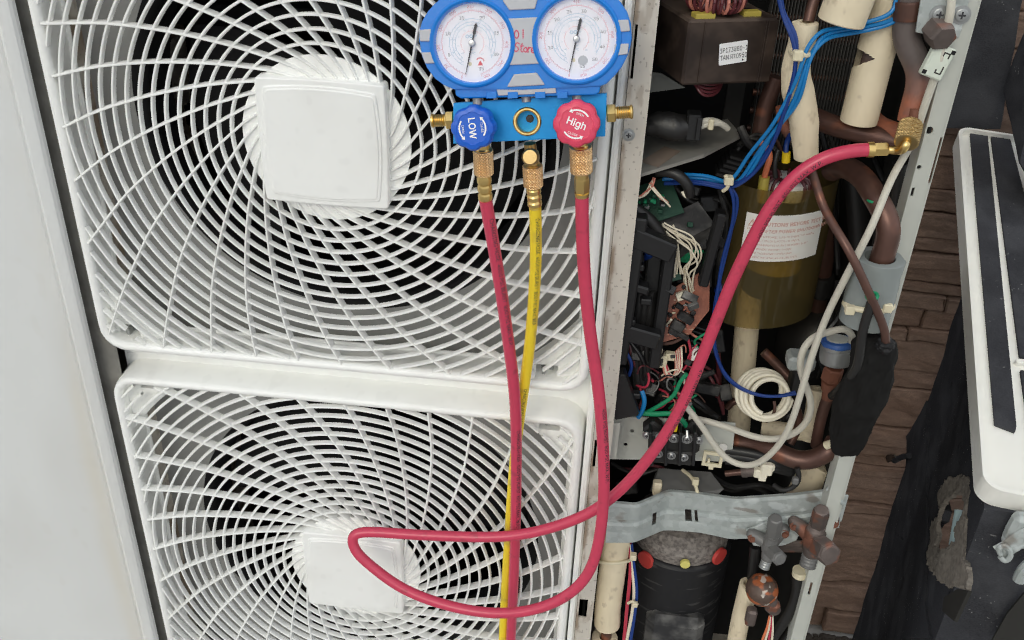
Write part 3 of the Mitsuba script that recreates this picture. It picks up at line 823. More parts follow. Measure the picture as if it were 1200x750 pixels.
    npoly = Polygon([d * r * 0.84, d * 0.003 + n * 0.0006, -d * r * 0.22 + n * 0.0005, -d * r * 0.26 + n * 0.0012, -d * r * 0.48 + n * 0.0009, -d * r * 0.44 + n * 0.0017, -d * r * 0.52, -d * r * 0.44 - n * 0.0017,
                     -d * r * 0.48 - n * 0.0009, -d * r * 0.26 - n * 0.0012, -d * r * 0.22 - n * 0.0005, d * 0.003 - n * 0.0006]).buffer(0.00022)
    nk = add(plate(npoly, 0.0018, 0.0024, 0, M0), 'm_ink', 'needle', gk, smooth=False)
    add(lathe([(0.0033, 0), (0.0033, 0.0036), (0.0026, 0.0044), (0.001, 0.0046)], M0, 24), 'm_steel', 'pivot', nk)
    add(plate(Point(0, 0).buffer(r + 0.0012, quad_segs=40), 0.0062, 0.00625, 0, M0), 'm_lens', 'lens', gk, smooth=False)

# the bar with its sight glass
bp = poly([(531, 121), (711, 109.5), (709, 160), (531, 168.5)], 0.004)
sg = L(617.8, 142.3, 0.004)
bm = plate(bp.difference(Point(*sg).buffer(0.0108, quad_segs=20)), -0.018, 0.0028, 0, MM)
bm2 = plate(bp.buffer(-0.0012).difference(Point(*sg).buffer(0.0108, quad_segs=20)), 0.0028, 0.004, 0, MM)
bk = add([bm, bm2], 'm_blueanod', 'bar', gm, smooth=False)
Ms = MM @ trimesh.transformations.translation_matrix([*sg, 0.004])
add(lathe([(0.0106, -0.012), (0.0106, 0.0), (0.0142, 0.0005), (0.0142, 0.0018), (0.013, 0.0028), (0.0116, 0.0028), (0.0104, 0.0016), (0.0104, -0.012)], Ms, 40), 'm_brass', 'sight_glass_ring', bk)
add(lathe([(0.0104, -0.012), (0.0104, -0.0105)], Ms, 32), 'm_blueanod', 'sight_glass_well', bk)
add(lathe([(0.004, -0.0104), (0.004, -0.0100), (0.003, -0.0095)], Ms @ trimesh.transformations.translation_matrix([0.002, 0.002, 0]), 20), 'm_ink', 'sight_glass_hole', bk)
for x, y in ((560, 117.5), (617, 114.5), (676, 112.5)):
    q = L(x, y, 0); a = LW(q[0], q[1] - 0.004, 0.003); b = LW(q[0], q[1] + 0.008, 0.003)
    add(rod(a, b, [(0, 0.0048), (1, 0.0048)]), 'm_zinc', 'stem', gm)


def knob(px, py, R_, mk, name, wd, rot, lab, small):
    HK = 0.042; c = L(px, py, HK); Mk = MM @ trimesh.transformations.translation_matrix([c[0], c[1], 0.0])
    lb = lambda a: 1 + 0.038 * np.cos(8 * a + 0.4) - 0.010 * np.cos(16 * a + 0.8)
    k = add(lathe([(R_ * 0.72, 0.016), (R_ * 0.94, 0.018), (R_, 0.0225), (R_, 0.036), (R_ * 0.965, 0.0395), (R_ * 0.90, 0.0412), (R_ * 0.72, HK), (R_ * 0.705, HK - 0.0008), (R_ * 0.69, HK - 0.0009)], Mk, 120, lb), mk, name, gm, smooth=38, label=lab)
    Mt = Mk @ trimesh.transformations.translation_matrix([0, 0, HK - 0.0008]) @ trimesh.transformations.rotation_matrix(rot, [0, 0, 1])
    ms = [text(wd, R_ * 0.30, Mt, 0.0004, True)]
    for s in (1, -1):
        a = np.radians(np.linspace(52, 128, 20)) if s > 0 else np.radians(np.linspace(232, 308, 20))
        ls = LineString(np.c_[np.cos(a), np.sin(a)] * R_ * 0.60); e = a[-1] if s > 0 else a[-1]
        tip = np.array([math.cos(e), math.sin(e)]) * R_ * 0.60; tg = np.array([-math.sin(e), math.cos(e)]); nn = np.array([math.cos(e), math.sin(e)])
        ah = Polygon([tip + tg * R_ * 0.14, tip + nn * R_ * 0.10, tip - nn * R_ * 0.10])
        ms.append(plate(ls.buffer(R_ * 0.035, cap_style='flat').union(ah), 0, 0.0004, 0, Mt))
        ms.append(text(small[0 if s > 0 else 1], R_ * 0.10, Mt @ trimesh.transformations.translation_matrix([0, s * R_ * 0.44, 0]), 0.0004))
    add(ms, 'm_white', 'lettering', k, smooth=False)
    add(rod(LW(c[0], c[1], 0.004), LW(c[0], c[1], 0.018), [(0, 0.008), (1, 0.007)]), 'm_brass', 'spindle', k)


knob(553.5, 150.5, 0.0215, 'm_blueknob', 'knob', 'LOW', math.radians(-88), 'round blue knob lettered LOW', ('CLOSE', 'OPEN'))
knob(675.3, 145.6, 0.0222, 'm_redknob', 'knob', 'High', math.radians(-24), 'round red knob lettered High', ('OPEN', 'CLOSE'))

# side ports
for p0, p1 in (((533, 140.5), (505, 141.5)), ((710, 133), (742, 131))):
    a, b = L(*p0, -0.007), L(*p1, -0.007); a, b = LW(*a, -0.007), LW(*b, -0.007); l = lambda t: a + (b - a) * t
    k = add(hexa(l(0.02), l(0.36), 0.0098, MN), 'm_brass', 'side_port', gm, smooth=25)
    pr = [(0.0, 0.0062)] + [(t, 0.0066 if i % 2 else 0.0058) for i, t in enumerate(np.linspace(0.08, 0.8, 13))] + [(0.84, 0.0072), (0.95, 0.0070), (1.0, 0.005), (1.0, 0.0036)]
    add(rod(l(0.36), l(1.0), pr), 'm_brass', 'flare_thread', k)

# hanging hook at the back, over a ring of the grille
hk_ = [LW(0.0, 0.135, -0.004), LW(0.0, 0.165, -0.004), LW(0.0, 0.178, -0.020), LW(0.0, 0.170, -0.042), LW(0.0, 0.150, -0.050)]
add(tube(hk_, 0.0022), 'm_steel', 'hook', gm)

# ------------------------------------------------------------------ hoses
def fit(parent, pts, kind):
    """pts: the axis from the manifold downwards as (pixel x, pixel y)."""
    w = [P(*q_) for q_ in pts]
    ax0 = unit(w[0] - w[1]); add(rod(w[0] - ax0 * 0.001, w[0] + ax0 * 0.014, [(0, 0.0080), (0.12, 0.0085), (0.2, 0.0072), (1, 0.0072)]), 'm_brass', 'stub', parent)
    if kind == 'barb':
        add(knurl(w[0], w[1], 0.0098), 'm_bronzebrass', 'knurled_nut', parent, smooth=False)
        pr = [(0, 0.0064)]
        for i in range(3): pr += [(0.08 + i * 0.3, 0.0066), (0.13 + i * 0.3, 0.0078), (0.27 + i * 0.3, 0.0078), (0.33 + i * 0.3, 0.0062)]
        add(rod(w[1], w[2], pr + [(1, 0.0066)]), 'm_brass', 'ferrule', parent)
    else:
        add(knurl(w[0], w[1], 0.0108), 'm_bronzebrass', 'knurled_nut', parent, smooth=False)
        add([rod(w[1], w[1] + (w[2] - w[1]) * 0.2, [(0, 0.0072), (1, 0.0072)]), hexa(w[1] + (w[2] - w[1]) * 0.18, w[1] + (w[2] - w[1]) * 0.85, 0.0082, (0.3, -1, 0)), rod(w[1] + (w[2] - w[1]) * 0.84, w[2], [(0, 0.0078), (1, 0.0076)])], 'm_brass', 'ferrule', parent, smooth=25)


mat('m_bronzebrass', (0.82, 0.55, 0.29), 0.36, metal=1.0)


def hose_text(p, r, s, h, t0, face, gap=1.0):
    """Lettering printed along the hose: each letter bent round the tube, reading down its length."""
    t, A, Bv = frames(p); s_arc = np.r_[0, np.cumsum(np.linalg.norm(np.diff(p, axis=0), axis=1))]
    m = meshkit.text_mesh(s, h, 0.0001)
    v, f = trimesh.remesh.subdivide_to_size(m.vertices, m.faces, 0.004); v = v.copy()
    u = v[:, 0] + t0; b = v[:, 1] - h / 2
    i = np.clip(np.searchsorted(s_arc, u) - 1, 0, len(p) - 2); k = ((u - s_arc[i]) / (s_arc[i + 1] - s_arc[i]))[:, None]
    c = p[i] * (1 - k) + p[i + 1] * k; tt = t[i] * (1 - k) + t[i + 1] * k
    n = np.asarray(face, float) - tt * (tt @ np.asarray(face, float))[:, None]; n /= np.linalg.norm(n, axis=1, keepdims=True)
    sd = np.cross(n, tt); th = b / r
    q = c + (r + 0.00012 + v[:, 2:3]) * (n * np.cos(th)[:, None] + sd * np.sin(th)[:, None])
    return trimesh.Trimesh(q, f, process=False)


def along(p, px):
    """Distances along a hose at which the photograph shows its lettering begin."""
    c = (p - CAM) @ VIEW.T; q = np.c_[600 + F * c[:, 0] / c[:, 2], 375 + F * c[:, 1] / c[:, 2]]
    sl = np.r_[0, np.cumsum(np.linalg.norm(np.diff(p, axis=0), axis=1))]
    return [float(sl[np.argmin(np.linalg.norm(q - xy, axis=1))]) - 0.05 for xy in px]


# low-side hose: red, straight down
hA = thing('charging_hose', 'red charging hose hanging from the blue LOW knob straight down past the lower grille', 'hose', 'charging hoses on the manifold')
pa = [(569, 234, -0.062), (577, 280, -0.058), (587, 340, -0.052), (597, 410, -0.045), (603.5, 470, -0.038), (605, 540, -0.030), (604, 620, -0.024), (601, 700, -0.020), (598, 760, -0.018), (594, 830, -0.018)]
pA = spline([P(*q) for q in pa], 120)
add(sweep(pA, circ(0.0071, 20)), 'm_hose', 'tube', hA)
fit(hA, [(566, 175, -0.071), (567, 204, -0.069), (569, 236, -0.062)], 'barb')
add([hose_text(pA, 0.0071, 'CHARGING HOSE  4000 PSI BURST  800 PSI MAX. W.P.', 0.0046, 0.020 + 0.30 * i, (0.6, -1, 0.35)) for i in (0, 1)], 'm_ink', 'lettering', hA, smooth=False)

hY = thing('charging_hose', 'yellow charging hose with black lettering hanging from the middle port', 'hose', 'charging hoses on the manifold')
py_ = [(627, 241, -0.060), (628, 290, -0.052), (625.5, 350, -0.042), (620, 410, -0.032), (611, 475, -0.022), (603, 540, -0.016), (597, 620, -0.010), (592, 700, -0.010), (589, 760, -0.010), (586, 830, -0.010)]
pY = spline([P(*q) for q in py_], 120)
add(sweep(pY, circ(0.0066, 20)), 'm_yhose', 'tube', hY)
fit(hY, [(624, 193, -0.066), (625, 218, -0.064), (627, 243, -0.060)], 'barb')
add([hose_text(pY, 0.0066, 'CHARGING HOSE  4000 PSI BURST  800 PSI MAX. W.P.', 0.0040, 0.012 + 0.245 * i, (0.42, -1, 0.3)) for i in (0, 1)], 'm_ink', 'lettering', hY, smooth=False)
q0, q1 = P(621, 168, -0.066), P(624, 194, -0.066)
add(rod(q0, q1, [(0, 0.0062), (1, 0.0070)]), 'm_brassdark', 'stub', hY)
add(rod(P(623, 184, -0.066), P(621, 184, -0.086), [(0, 0.0085), (0.8, 0.0088), (0.95, 0.0080), (1, 0.007)], 28), 'm_brassdark', 'blanking_cap', hY)

hB = thing('charging_hose', 'long red charging hose looping from the High knob up to the brass service valve', 'hose', 'charging hoses on the manifold')
pb = [(682, 228, -0.066), (682.5, 272, -0.066), (685.5, 330, -0.066), (693, 400, -0.068), (701, 455, -0.070), (706.5, 520, -0.072), (707.5, 580, -0.075), (702, 632, -0.080), (687, 675, -0.086), (655, 703, -0.090), (610, 717, -0.092),
      (560, 716.5, -0.088), (510, 705, -0.082), (468, 687, -0.074), (436, 664, -0.064), (416, 643, -0.056), (415, 628, -0.050), (432, 623.5, -0.046), (470, 625.5, -0.045), (530, 628.5, -0.045), (590, 628.5, -0.046), (640, 620, -0.046), (690, 601, -0.044),
      (728, 573, -0.040), (765, 530, -0.034), (795, 482, -0.030), (816, 435, -0.028), (836, 385, -0.026), (856, 335, -0.025), (880, 284, -0.024), (906, 238, -0.023), (936, 204, -0.022), (970, 184, -0.020), (1002, 176.5, -0.018), (1020, 175.5, -0.016)]
pB = spline([P(*q) for q in pb], 420)
add(sweep(pB, circ(0.0071, 20)), 'm_hose', 'tube', hB)
fit(hB, [(680.5, 171, -0.073), (681.5, 202, -0.071), (682, 229, -0.066)], 'hex')
add([hose_text(pB, 0.0071, '4000 PSI BURST  800 PSI MAX. W.P.', 0.0044, t, (0.75, -1, 0.45)) for t in along(pB, ((912, 230), (800, 472), (706, 515)))], 'm_ink', 'lettering', hB, smooth=False)
e0, e1 = P(1016, 175.5, -0.016), P(1041, 175, -0.014)
add([rod(e0, e0 + (e1 - e0) * 0.3, [(0, 0.0080), (1, 0.0080)]), hexa(e0 + (e1 - e0) * 0.28, e0 + (e1 - e0) * 0.95, 0.0076, (0, -1, 0.4))], 'm_brass', 'ferrule', hB, smooth=25)
add(tP([(1040, 175.5, -0.014), (1051, 176.5, -0.018), (1058, 175, -0.026), (1061.5, 170, -0.029), (1063, 165, -0.022)], 0.0044), 'm_brass', 'elbow', hB)
add(knurl(P(1062, 168, -0.026), P(1067.5, 146, -0.004), 0.0115, turns=22), 'm_brassdark', 'knurled_nut', hB, smooth=False)

# ------------------------------------------------------------------ service compartment: sheet metal
# galvanised bracket: a strip bent in plan, with two embossed ribs and slots
BT = [(712, 589, 0.000), (746, 592, 0.000), (783, 576, 0.040), (815, 578.5, 0.040), (862, 585, 0.044), (935, 580, 0.034), (990, 573, 0.026)]
BB = [(708, 635, 0.000), (743, 635, 0.000), (778, 620, 0.040), (820, 623, 0.040), (856, 631, 0.044), (932, 628, 0.034), (984, 617, 0.026)]
tp, bt = np.array([P(*q) for q in BT]), np.array([P(*q) for q in BB])
lvls = [(0.0, 0.0), (0.04, -0.004), (0.36, -0.004), (0.41, -0.0015), (0.47, -0.0015), (0.51, -0.0055), (0.66, -0.0055), (0.70, -0.0015), (0.74, -0.0015), (0.80, -0.004), (0.97, -0.004), (1.0, 0.0)]
S = np.linspace(0, 1, 90); kk = np.linspace(0, 1, len(tp))
tl = np.r_[0, np.cumsum(np.linalg.norm(np.diff(tp, axis=0), axis=1))]; tl /= tl[-1]
tpi = np.stack([np.interp(S, tl, tp[:, k]) for k in range(3)], 1); bti = np.stack([np.interp(S, tl, bt[:, k]) for k in range(3)], 1)
from scipy.ndimage import gaussian_filter1d
tpi, bti = gaussian_filter1d(tpi, 1.2, axis=0, mode='nearest'), gaussian_filter1d(bti, 1.2, axis=0, mode='nearest')
slots_ = [(0.355, 0.375), (0.385, 0.402), (0.205, 0.225)]
front = np.array([tpi * (1 - t) + bti * t + [0, o, 0] for t, o in lvls]); K, N_ = front.shape[:2]
back = front + [0, 0.0022, 0]
v = np.vstack([front.reshape(-1, 3), back.reshape(-1, 3)]); f = []; nf = K * N_
for a in range(K - 1):
    for b in range(N_ - 1):
        if a in (3, 4, 5) and any(s0 < S[b] < s1 for s0, s1 in slots_): continue
        q = a * N_ + b
        f += [[q, q + N_, q + N_ + 1], [q, q + N_ + 1, q + 1], [nf + q, nf + q + N_ + 1, nf + q + N_], [nf + q, nf + q + 1, nf + q + N_ + 1]]
for b in range(N_ - 1):
    q = b; f += [[q, q + 1, nf + q + 1], [q, nf + q + 1, nf + q]]; q = (K - 1) * N_ + b; f += [[q, nf + q + 1, q + 1], [q, nf + q, nf + q + 1]]
brk = trimesh.Trimesh(v, f, process=False)
# flange along the top edge, running back
tf = np.array([tpi, tpi + [0, 0.005, 0.0]]); v2 = np.vstack([tf[0], tf[1], tf[0] - [0, 0, 0.002], tf[1] - [0, 0, 0.002]]); f2 = []
for b in range(N_ - 1):
    f2 += [[b, b + 1, N_ + b + 1], [b, N_ + b + 1, N_ + b], [2 * N_ + b, 3 * N_ + b + 1, 2 * N_ + b + 1], [2 * N_ + b, 3 * N_ + b, 3 * N_ + b + 1]]
bkt = add([brk, trimesh.Trimesh(v2, f2, process=False)], 'm_galv', 'valve_bracket', unitk, smooth=28, label='galvanised bracket across the compartment above the compressor')
# its right-hand tab with rolled loops
c0 = P(980, 569, 0.012)
add([tube([P(970, 574, 0.012), P(981, 565, 0.012), P(990, 572, 0.014)], 0.0035), tube([P(972, 592, 0.008), P(979, 586, 0.004), P(989, 590, 0.006)], 0.0035),
     bx(P(983, 595, 0.016), [0.016, 0.003, 0.046], 0.001)], 'm_galv', 'tab', bkt)
# terminal mounting plate
TY = 0.045
tpl = Polygon([tuple(P(x, y, TY)[[0, 2]]) for x, y in ((716, 489), (752, 489), (862, 496), (857, 541), (716, 538))])
for x, y in ((733, 521), (741, 505), (842, 519)):
    q = P(x, y, TY); tpl = tpl.difference(Point(q[0], q[2]).buffer(0.0028 if x < 800 else 0.001))
add(to_xz(plate(tpl, -TY - 0.002, -TY, 0.0)), 'm_post', 'terminal_plate', unitk, smooth=False)
add(to_xz(plate(Polygon([tuple(P(x, y, 0.012)[[0, 2]]) for x, y in ((715, 496), (727, 496), (722, 538), (712, 538))]), -0.0145, -0.012)), 'm_post', 'plate_flange', unitk, smooth=False)
q = P(847, 524, TY - 0.0015); add(lathe([(0.006, 0), (0.006, 0.0006)], frame(q, [0, -1, 0]), 20), 'm_paper', 'plate_dot', unitk)

# top-right pipe clamp plate with two screws
cp = Polygon([tuple(P(x, y, -0.003)[[0, 2]]) for x, y in ((1079, 0), (1088, -14), (1140, -14), (1124, 44), (1104, 44), (1073, 38))])
pk = add(to_xz(plate(cp, 0.001, 0.0035, 0.001)), 'm_galv', 'clamp_plate', unitk, smooth=False)
screw(P(1100.5, 17, -0.004), 0.0062, pk); screw(P(1126.5, 17.5, -0.004), 0.0062, pk)

# ------------------------------------------------------------------ compartment: upper left
rb = thing('reactor_box', 'brown taped box with a white part-number label at the top of the compartment', 'reactor')
# upright box, yawed so that its right face looks at the camera
A = P(808, 24, 0.020); yaw = math.radians(20)
ex_, ey_ = np.array([math.cos(yaw), math.sin(yaw), 0]), np.array([-math.sin(yaw), math.cos(yaw), 0])
lo = P(801.6, 101, 0.020)[2]; Hh = A[2] - lo
q = onplane(915, 16, A, ey_); Wd = float(np.dot(q - A, ex_)); Dd = 0.115
MR = np.eye(4); MR[:3, 0], MR[:3, 1], MR[:3, 2], MR[:3, 3] = ex_, ey_, [0, 0, 1], [A[0], A[1], lo]
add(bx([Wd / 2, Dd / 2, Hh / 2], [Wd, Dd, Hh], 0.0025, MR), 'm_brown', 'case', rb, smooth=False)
for x_, w_ in ((0.018, 0.0012), (Wd * 0.86, 0.0012), (Wd * 0.935, Wd * 0.11)): add(bx([x_, -0.0004, Hh / 2], [w_, 0.0022, Hh - 0.003], 0.0004, MR), 'm_brown', 'tape', rb, smooth=False)
o_, n_ = A - ey_ * 0.0016, -ey_
lp = [onplane(x, y, o_, n_) for x, y in ((842.5, 77), (874.5, 72), (876.5, 47), (843.5, 52))]
Ml = frame(lp[0], n_, lp[1] - lp[0]); Il = np.linalg.inv(Ml)
lab2 = Polygon([(Il @ np.r_[p_, 1])[:2] for p_ in lp]).buffer(-0.0012).buffer(0.0012)
lk = add(plate(lab2, -0.0012, 0, 0, Ml), 'm_white', 'label', rb, smooth=False)
lw_ = np.linalg.norm(lp[1] - lp[0]); lh_ = np.linalg.norm(lp[3] - lp[0]); tm = trimesh.transformations.translation_matrix
add([text('3P173880-1', 0.0050, Ml @ tm([lw_ * 0.52, lh_ * 0.68, 0.0001]), 0.0002, sx=0.72), text('TAN RT0950', 0.0050, Ml @ tm([lw_ * 0.52, lh_ * 0.34, 0.0001]), 0.0002, sx=0.72), plate(Point(lw_ * 0.86, lh_ * 0.12).buffer(0.001), 0, 0.0003, 0, Ml)], 'm_ink', 'lettering', lk, smooth=False)
# toroid and paper lugs on top, wires under it
tc = (MR @ [0.040, 0.030, Hh + 0.016, 1])[:3]
for i in range(26):
    a = i * 2 * np.pi / 26; d = np.array([math.cos(a), math.sin(a), 0]); c = tc + d * 0.022
    rg = [c + d * 0.009 * math.cos(b) + np.array([0, 0, 0.012]) * math.sin(b) for b in np.linspace(0, 2 * np.pi, 12, endpoint=False)]
    add(tube(rg + rg[:1], 0.0018, 6, straight=True), 'm_winewire' if i % 3 else 'm_pinkwire', 'winding', rb)
add([bx([0.020, 0.012, Hh + 0.002], [0.022, 0.014, 0.006], 0.001, MR), bx([0.075, 0.016, Hh + 0.002], [0.020, 0.012, 0.006], 0.001, MR)], 'm_sleeve', 'lug', rb, smooth=False)
for i in range(4):
    z = -0.004 - 0.003 * i
    add(tube([(MR @ [0.012 + 0.004 * i, 0.03, 0.004, 1])[:3], (MR @ [0.03, 0.02 - 0.003 * i, z, 1])[:3], (MR @ [0.055, 0.024, z - 0.002, 1])[:3], (MR @ [0.07, 0.05, 0.004, 1])[:3]], 0.0016, 7), 'm_winewire', 'lead', rb)

# sheet-metal lid of the control box with its brown label
la, lb_, lc_ = P(748, 204.5, 0.018), P(825, 181, 0.050), P(869, 158, 0.110)
ld = la + np.array([0.0, 0.105, 0.006])
le = lc_ + np.array([-0.012, 0.055, 0.0]); top_ = np.array([la + [-0.0, 0, 0], lb_, lc_, le, ld])
vv = np.vstack([top_, top_ - [0, 0, 0.004]]); ff = [[0, 1, 4], [1, 3, 4], [1, 2, 3], [5, 9, 6], [6, 9, 8], [6, 8, 7]] + [x for i in range(5) for x in ([i, 5 + i, 5 + (i + 1) % 5], [i, 5 + (i + 1) % 5, (i + 1) % 5])]
cb = thing('control_box', 'dirty grey control box lid and black plastic frame left in the compartment beside the pillar', 'control box')
add(trimesh.Trimesh(vv, ff, process=False), 'm_lid', 'lid', cb, smooth=False)
nl = unit(np.cross(lb_ - la, ld - la))
if nl[2] < 0: nl = -nl
qs = [onplane(x, y, la + nl * 0.0006, nl) for x, y in ((750, 189.5), (771, 196), (798, 177), (779, 171.5))]
add(trimesh.Trimesh(np.array(qs), [[0, 1, 2], [0, 2, 3]], process=False), 'm_labelbrown', 'lid_label', cb, smooth=False, label='worn brown paper label on the lid')
# black frame of the control box
bars = [((744, 250, 0.03), (720, 420, 0.03), 0.030, 0.03), ((786, 285, 0.045), (766, 425, 0.045), 0.014, 0.03), ((768, 290, 0.06), (752, 440, 0.06), 0.018, 0.02), ((740, 275, 0.022), (789, 294, 0.026), 0.024, 0.02),
        ((728, 330, 0.028), (760, 338, 0.030), 0.010, 0.02), ((722, 385, 0.022), (772, 398, 0.024), 0.022, 0.016), ((780, 330, 0.11), (835, 296, 0.11), 0.012, 0.05), ((718, 437, 0.02), (735, 485, 0.02), 0.032, 0.02),
        ((846, 250, 0.05), (823, 330, 0.06), 0.012, 0.02)]
for p0, p1, w_, d_ in bars:
    add(boxf(P(*p0), P(*p1), w_, d_, 0.002), 'm_black', 'frame_bar', cb, smooth=False)
for x, y, Y in ((748, 312, 0.026), (757, 352, 0.03), (738, 376, 0.026), (732, 470, 0.022), (744, 462, 0.028), (741, 480, 0.024)):
    add(bx(P(x, y, Y), [0.014, 0.012, 0.008], 0.0015), 'm_black', 'latch', cb, smooth=False)
add(bx(P(738, 315, 0.022), [0.012, 0.008, 0.030], 0.004), 'm_lid', 'gray_clip', cb, smooth=False)
# heat sink block, dusty
hq = [P(772, 258, 0.075), P(818, 236, 0.085), P(838, 263, 0.075), P(800, 283, 0.062)]
hv = np.vstack([hq, [p_ + [0, 0.02, -0.035] for p_ in hq]])
add(trimesh.convex.convex_hull(hv), 'm_dustgray', 'dusty_cover', cb, smooth=False)
# fins right of the lid and under the board
for i in range(5):
    add(boxf(P(838 + i * 4, 199 - i * 5, 0.10 + 0.006 * i), P(862 + i * 4, 206 - i * 5, 0.10 + 0.006 * i), 0.004, 0.03, 0.0008), 'm_black', 'fin', cb, smooth=False)
for i in range(6):
    add(boxf(P(812 - i * 1.2, 377 + i * 5.5, 0.085), P(836 - i * 1.2, 383 + i * 5.5, 0.09), 0.003, 0.03, 0.0008), 'm_black', 'fin', cb, smooth=False)
# printed circuit boards
pk_ = [(781, 343, 0.062), (832, 312, 0.070), (831, 364, 0.058), (808, 392, 0.050), (774, 402, 0.046)]
pv = np.array([P(*q_) for q_ in pk_]); pn = unit(np.cross(pv[1] - pv[0], pv[4] - pv[0])); pn = -pn if pn[1] > 0 else pn
vv = np.vstack([pv, pv - pn * 0.0016]); n5 = 5
ff = [[0, 2, 1], [0, 3, 2], [0, 4, 3], [5, 6, 7], [5, 7, 8], [5, 8, 9]] + [x for i in range(5) for x in ([i, 5 + (i + 1) % 5, 5 + i], [i, (i + 1) % 5, 5 + (i + 1) % 5])]
bd = thing('circuit_board', 'reddish brown circuit board with black components in the compartment', 'circuit board')
add(trimesh.Trimesh(vv, ff, process=False), 'm_pcb', 'board', bd, smooth=False)
rr = random.Random(5)
for x, y, w_, h_, d_ in ((794, 380, 0.016, 0.012, 0.012), (803, 370, 0.020, 0.010, 0.014), (790, 388, 0.014, 0.008, 0.008), (800, 392, 0.016, 0.006, 0.010), (796, 358, 0.010, 0.006, 0.008), (785, 368, 0.006, 0.004, 0.005), (789, 360, 0.004, 0.003, 0.004), (812, 366, 0.006, 0.006, 0.006), (783, 378, 0.004, 0.004, 0.004)):
    o = onplane(x, y, pv[0], pn); M = frame(o, pn, (1, 0, -0.5)); add(bx([0, 0, d_ / 2], [w_, h_, d_], 0.001, M), 'm_dusty', 'component', bd, smooth=False)
for i in range(34):
    o = onplane(rr.uniform(781, 806), rr.uniform(352, 392), pv[0], pn); M = frame(o, pn, (1, 0, rr.uniform(-1, 1)))
    add(bx([0, 0, 0.001], [rr.uniform(0.002, 0.005), 0.0018, 0.002], 0.0004, M), rr.choice(['m_tie', 'm_dusty', 'm_pinkwire', 'm_zinc']), 'small_component', bd, smooth=False)
o = onplane(799, 345, pv[0], pn); add(bx([0, 0, 0.005], [0.014, 0.010, 0.010], 0.001, frame(o, pn, (1, 0, 0.5))), 'm_cablecream', 'socket', bd, smooth=False)
gb = thing('circuit_board', 'dark green circuit board glimpsed under the grey lid', 'circuit board')
add(boxf(P(745, 240, 0.06), P(790, 232, 0.09), 0.05, 0.002, 0.0005, (0, -0.7, 0.7)), 'm_green', 'board', gb, smooth=False)
for i in range(16):
    add(bx(P(rr.uniform(747, 778), rr.uniform(228, 250), 0.052), [rr.uniform(0.003, 0.007), 0.006, rr.uniform(0.003, 0.005)], 0.0006), rr.choice(['m_green', 'm_dusty', 'm_zinc', 'm_dark', 'm_greenwire']), 'component', gb, smooth=False)
add([bx(P(803, 301, 0.085), [0.016, 0.006, 0.014], 0.001), bx(P(818, 291, 0.085), [0.014, 0.006, 0.012], 0.001)], 'm_greenwire', 'terminal_block', gb, smooth=False)
# black boot and plug lying on the lid
bo = thing('plug_boot', 'black rubber plug boot with a cream lead lying on the grey lid', 'plug')
add(lumpy(tube([P(752, 150, 0.06), P(772, 146, 0.06), P(790, 149, 0.06), P(806, 148, 0.06)], 0.017, 20, 30, [0.5, 0.85, 1.0, 0.8]), 0.003, 90, 3), 'm_rubber', 'boot', bo)
add([bx(P(812, 147, 0.058), [0.016, 0.022, 0.030], 0.002), bx(P(818, 148, 0.056), [0.006, 0.024, 0.026], 0.001)], 'm_black', 'plug', bo, smooth=False)
for i in range(2): add(tP([(820, 144 + 5 * i, 0.056), (832, 141 + 4 * i, 0.056), (845, 145, 0.06), (853, 151, 0.066)], 0.0034), 'm_cable', 'lead', bo)
add(bx(P(833, 145, 0.054), [0.006, 0.01, 0.012], 0.001), 'm_tie', 'strap', bo, smooth=False)
add(to_xz(plate(Polygon([tuple(P(x, y, 0.14)[[0, 2]]) for x, y in ((757, 84), (775, 86), (803, 103), (757, 109))]), -0.142, -0.14)), 'm_grayinstop', 'paper_card', smooth=False,
    label='light grey card wedged behind the pillar below the brown box', cat='card')
add(bx(P(860, 118, 0.19), [0.022, 0.01, 0.07], 0.001), 'm_inside', 'gray_stay', unitk, smooth=False)


# wires
def bundle(name, lab, pts, n, r, spread, m, cat='wire', seed=0, group=None, nn=60):
    rr_ = np.random.default_rng(seed + 11); k = thing(name, lab, cat, group); base = np.array([P(*q_) for q_ in pts])
    for i in range(n):
        o = rr_.normal(0, 1, (len(base), 3)) * spread * 0.35 + rr_.normal(0, 1, 3) * spread * 0.7
        add(tube(base + o, r, 8, nn), m if isinstance(m, str) else m[i % len(m)], 'strand', k)
    return k


bundle('blue_wiring', 'light blue wires sweeping from the cream pipes down to a cable tie', [(1056, -6, 0.02), (1050, 16, 0.018), (1030, 28, 0.016), (986, 37, 0.018), (964, 44, 0.006), (949, 62, -0.002), (940, 88, -0.004), (927, 120, 0.004), (906, 154, 0.016), (880, 190, 0.03), (858, 214, 0.04), (838, 212, 0.05), (810, 209, 0.06), (775, 206, 0.07)], 4, 0.0021, 0.0030, 'm_bluewire', seed=1, nn=110)
bundle('navy_wiring', 'dark blue wires running down beside the light blue bundle', [(914, -6, 0.012), (920, 18, 0.010), (930, 40, 0.000), (934, 64, -0.002), (931, 95, -0.002), (922, 125, 0.006), (910, 160, 0.016), (888, 196, 0.03), (858, 218, 0.038), (830, 216, 0.05), (780, 212, 0.07)], 2, 0.0022, 0.0026, 'm_navywire', seed=2, nn=90)
bundle('navy_wiring', 'dark blue wires hanging from the cable tie past the amber tube to the cable coil', [(852, 216, 0.036), (861, 232, 0.036), (858, 262, 0.04), (849, 300, 0.044), (841, 340, 0.046), (836, 390, 0.046), (842, 422, 0.044), (856, 446, 0.04), (880, 461, 0.034), (908, 465, 0.032), (932, 461, 0.036)], 3, 0.0020, 0.0026, 'm_navywire', seed=3, nn=90)
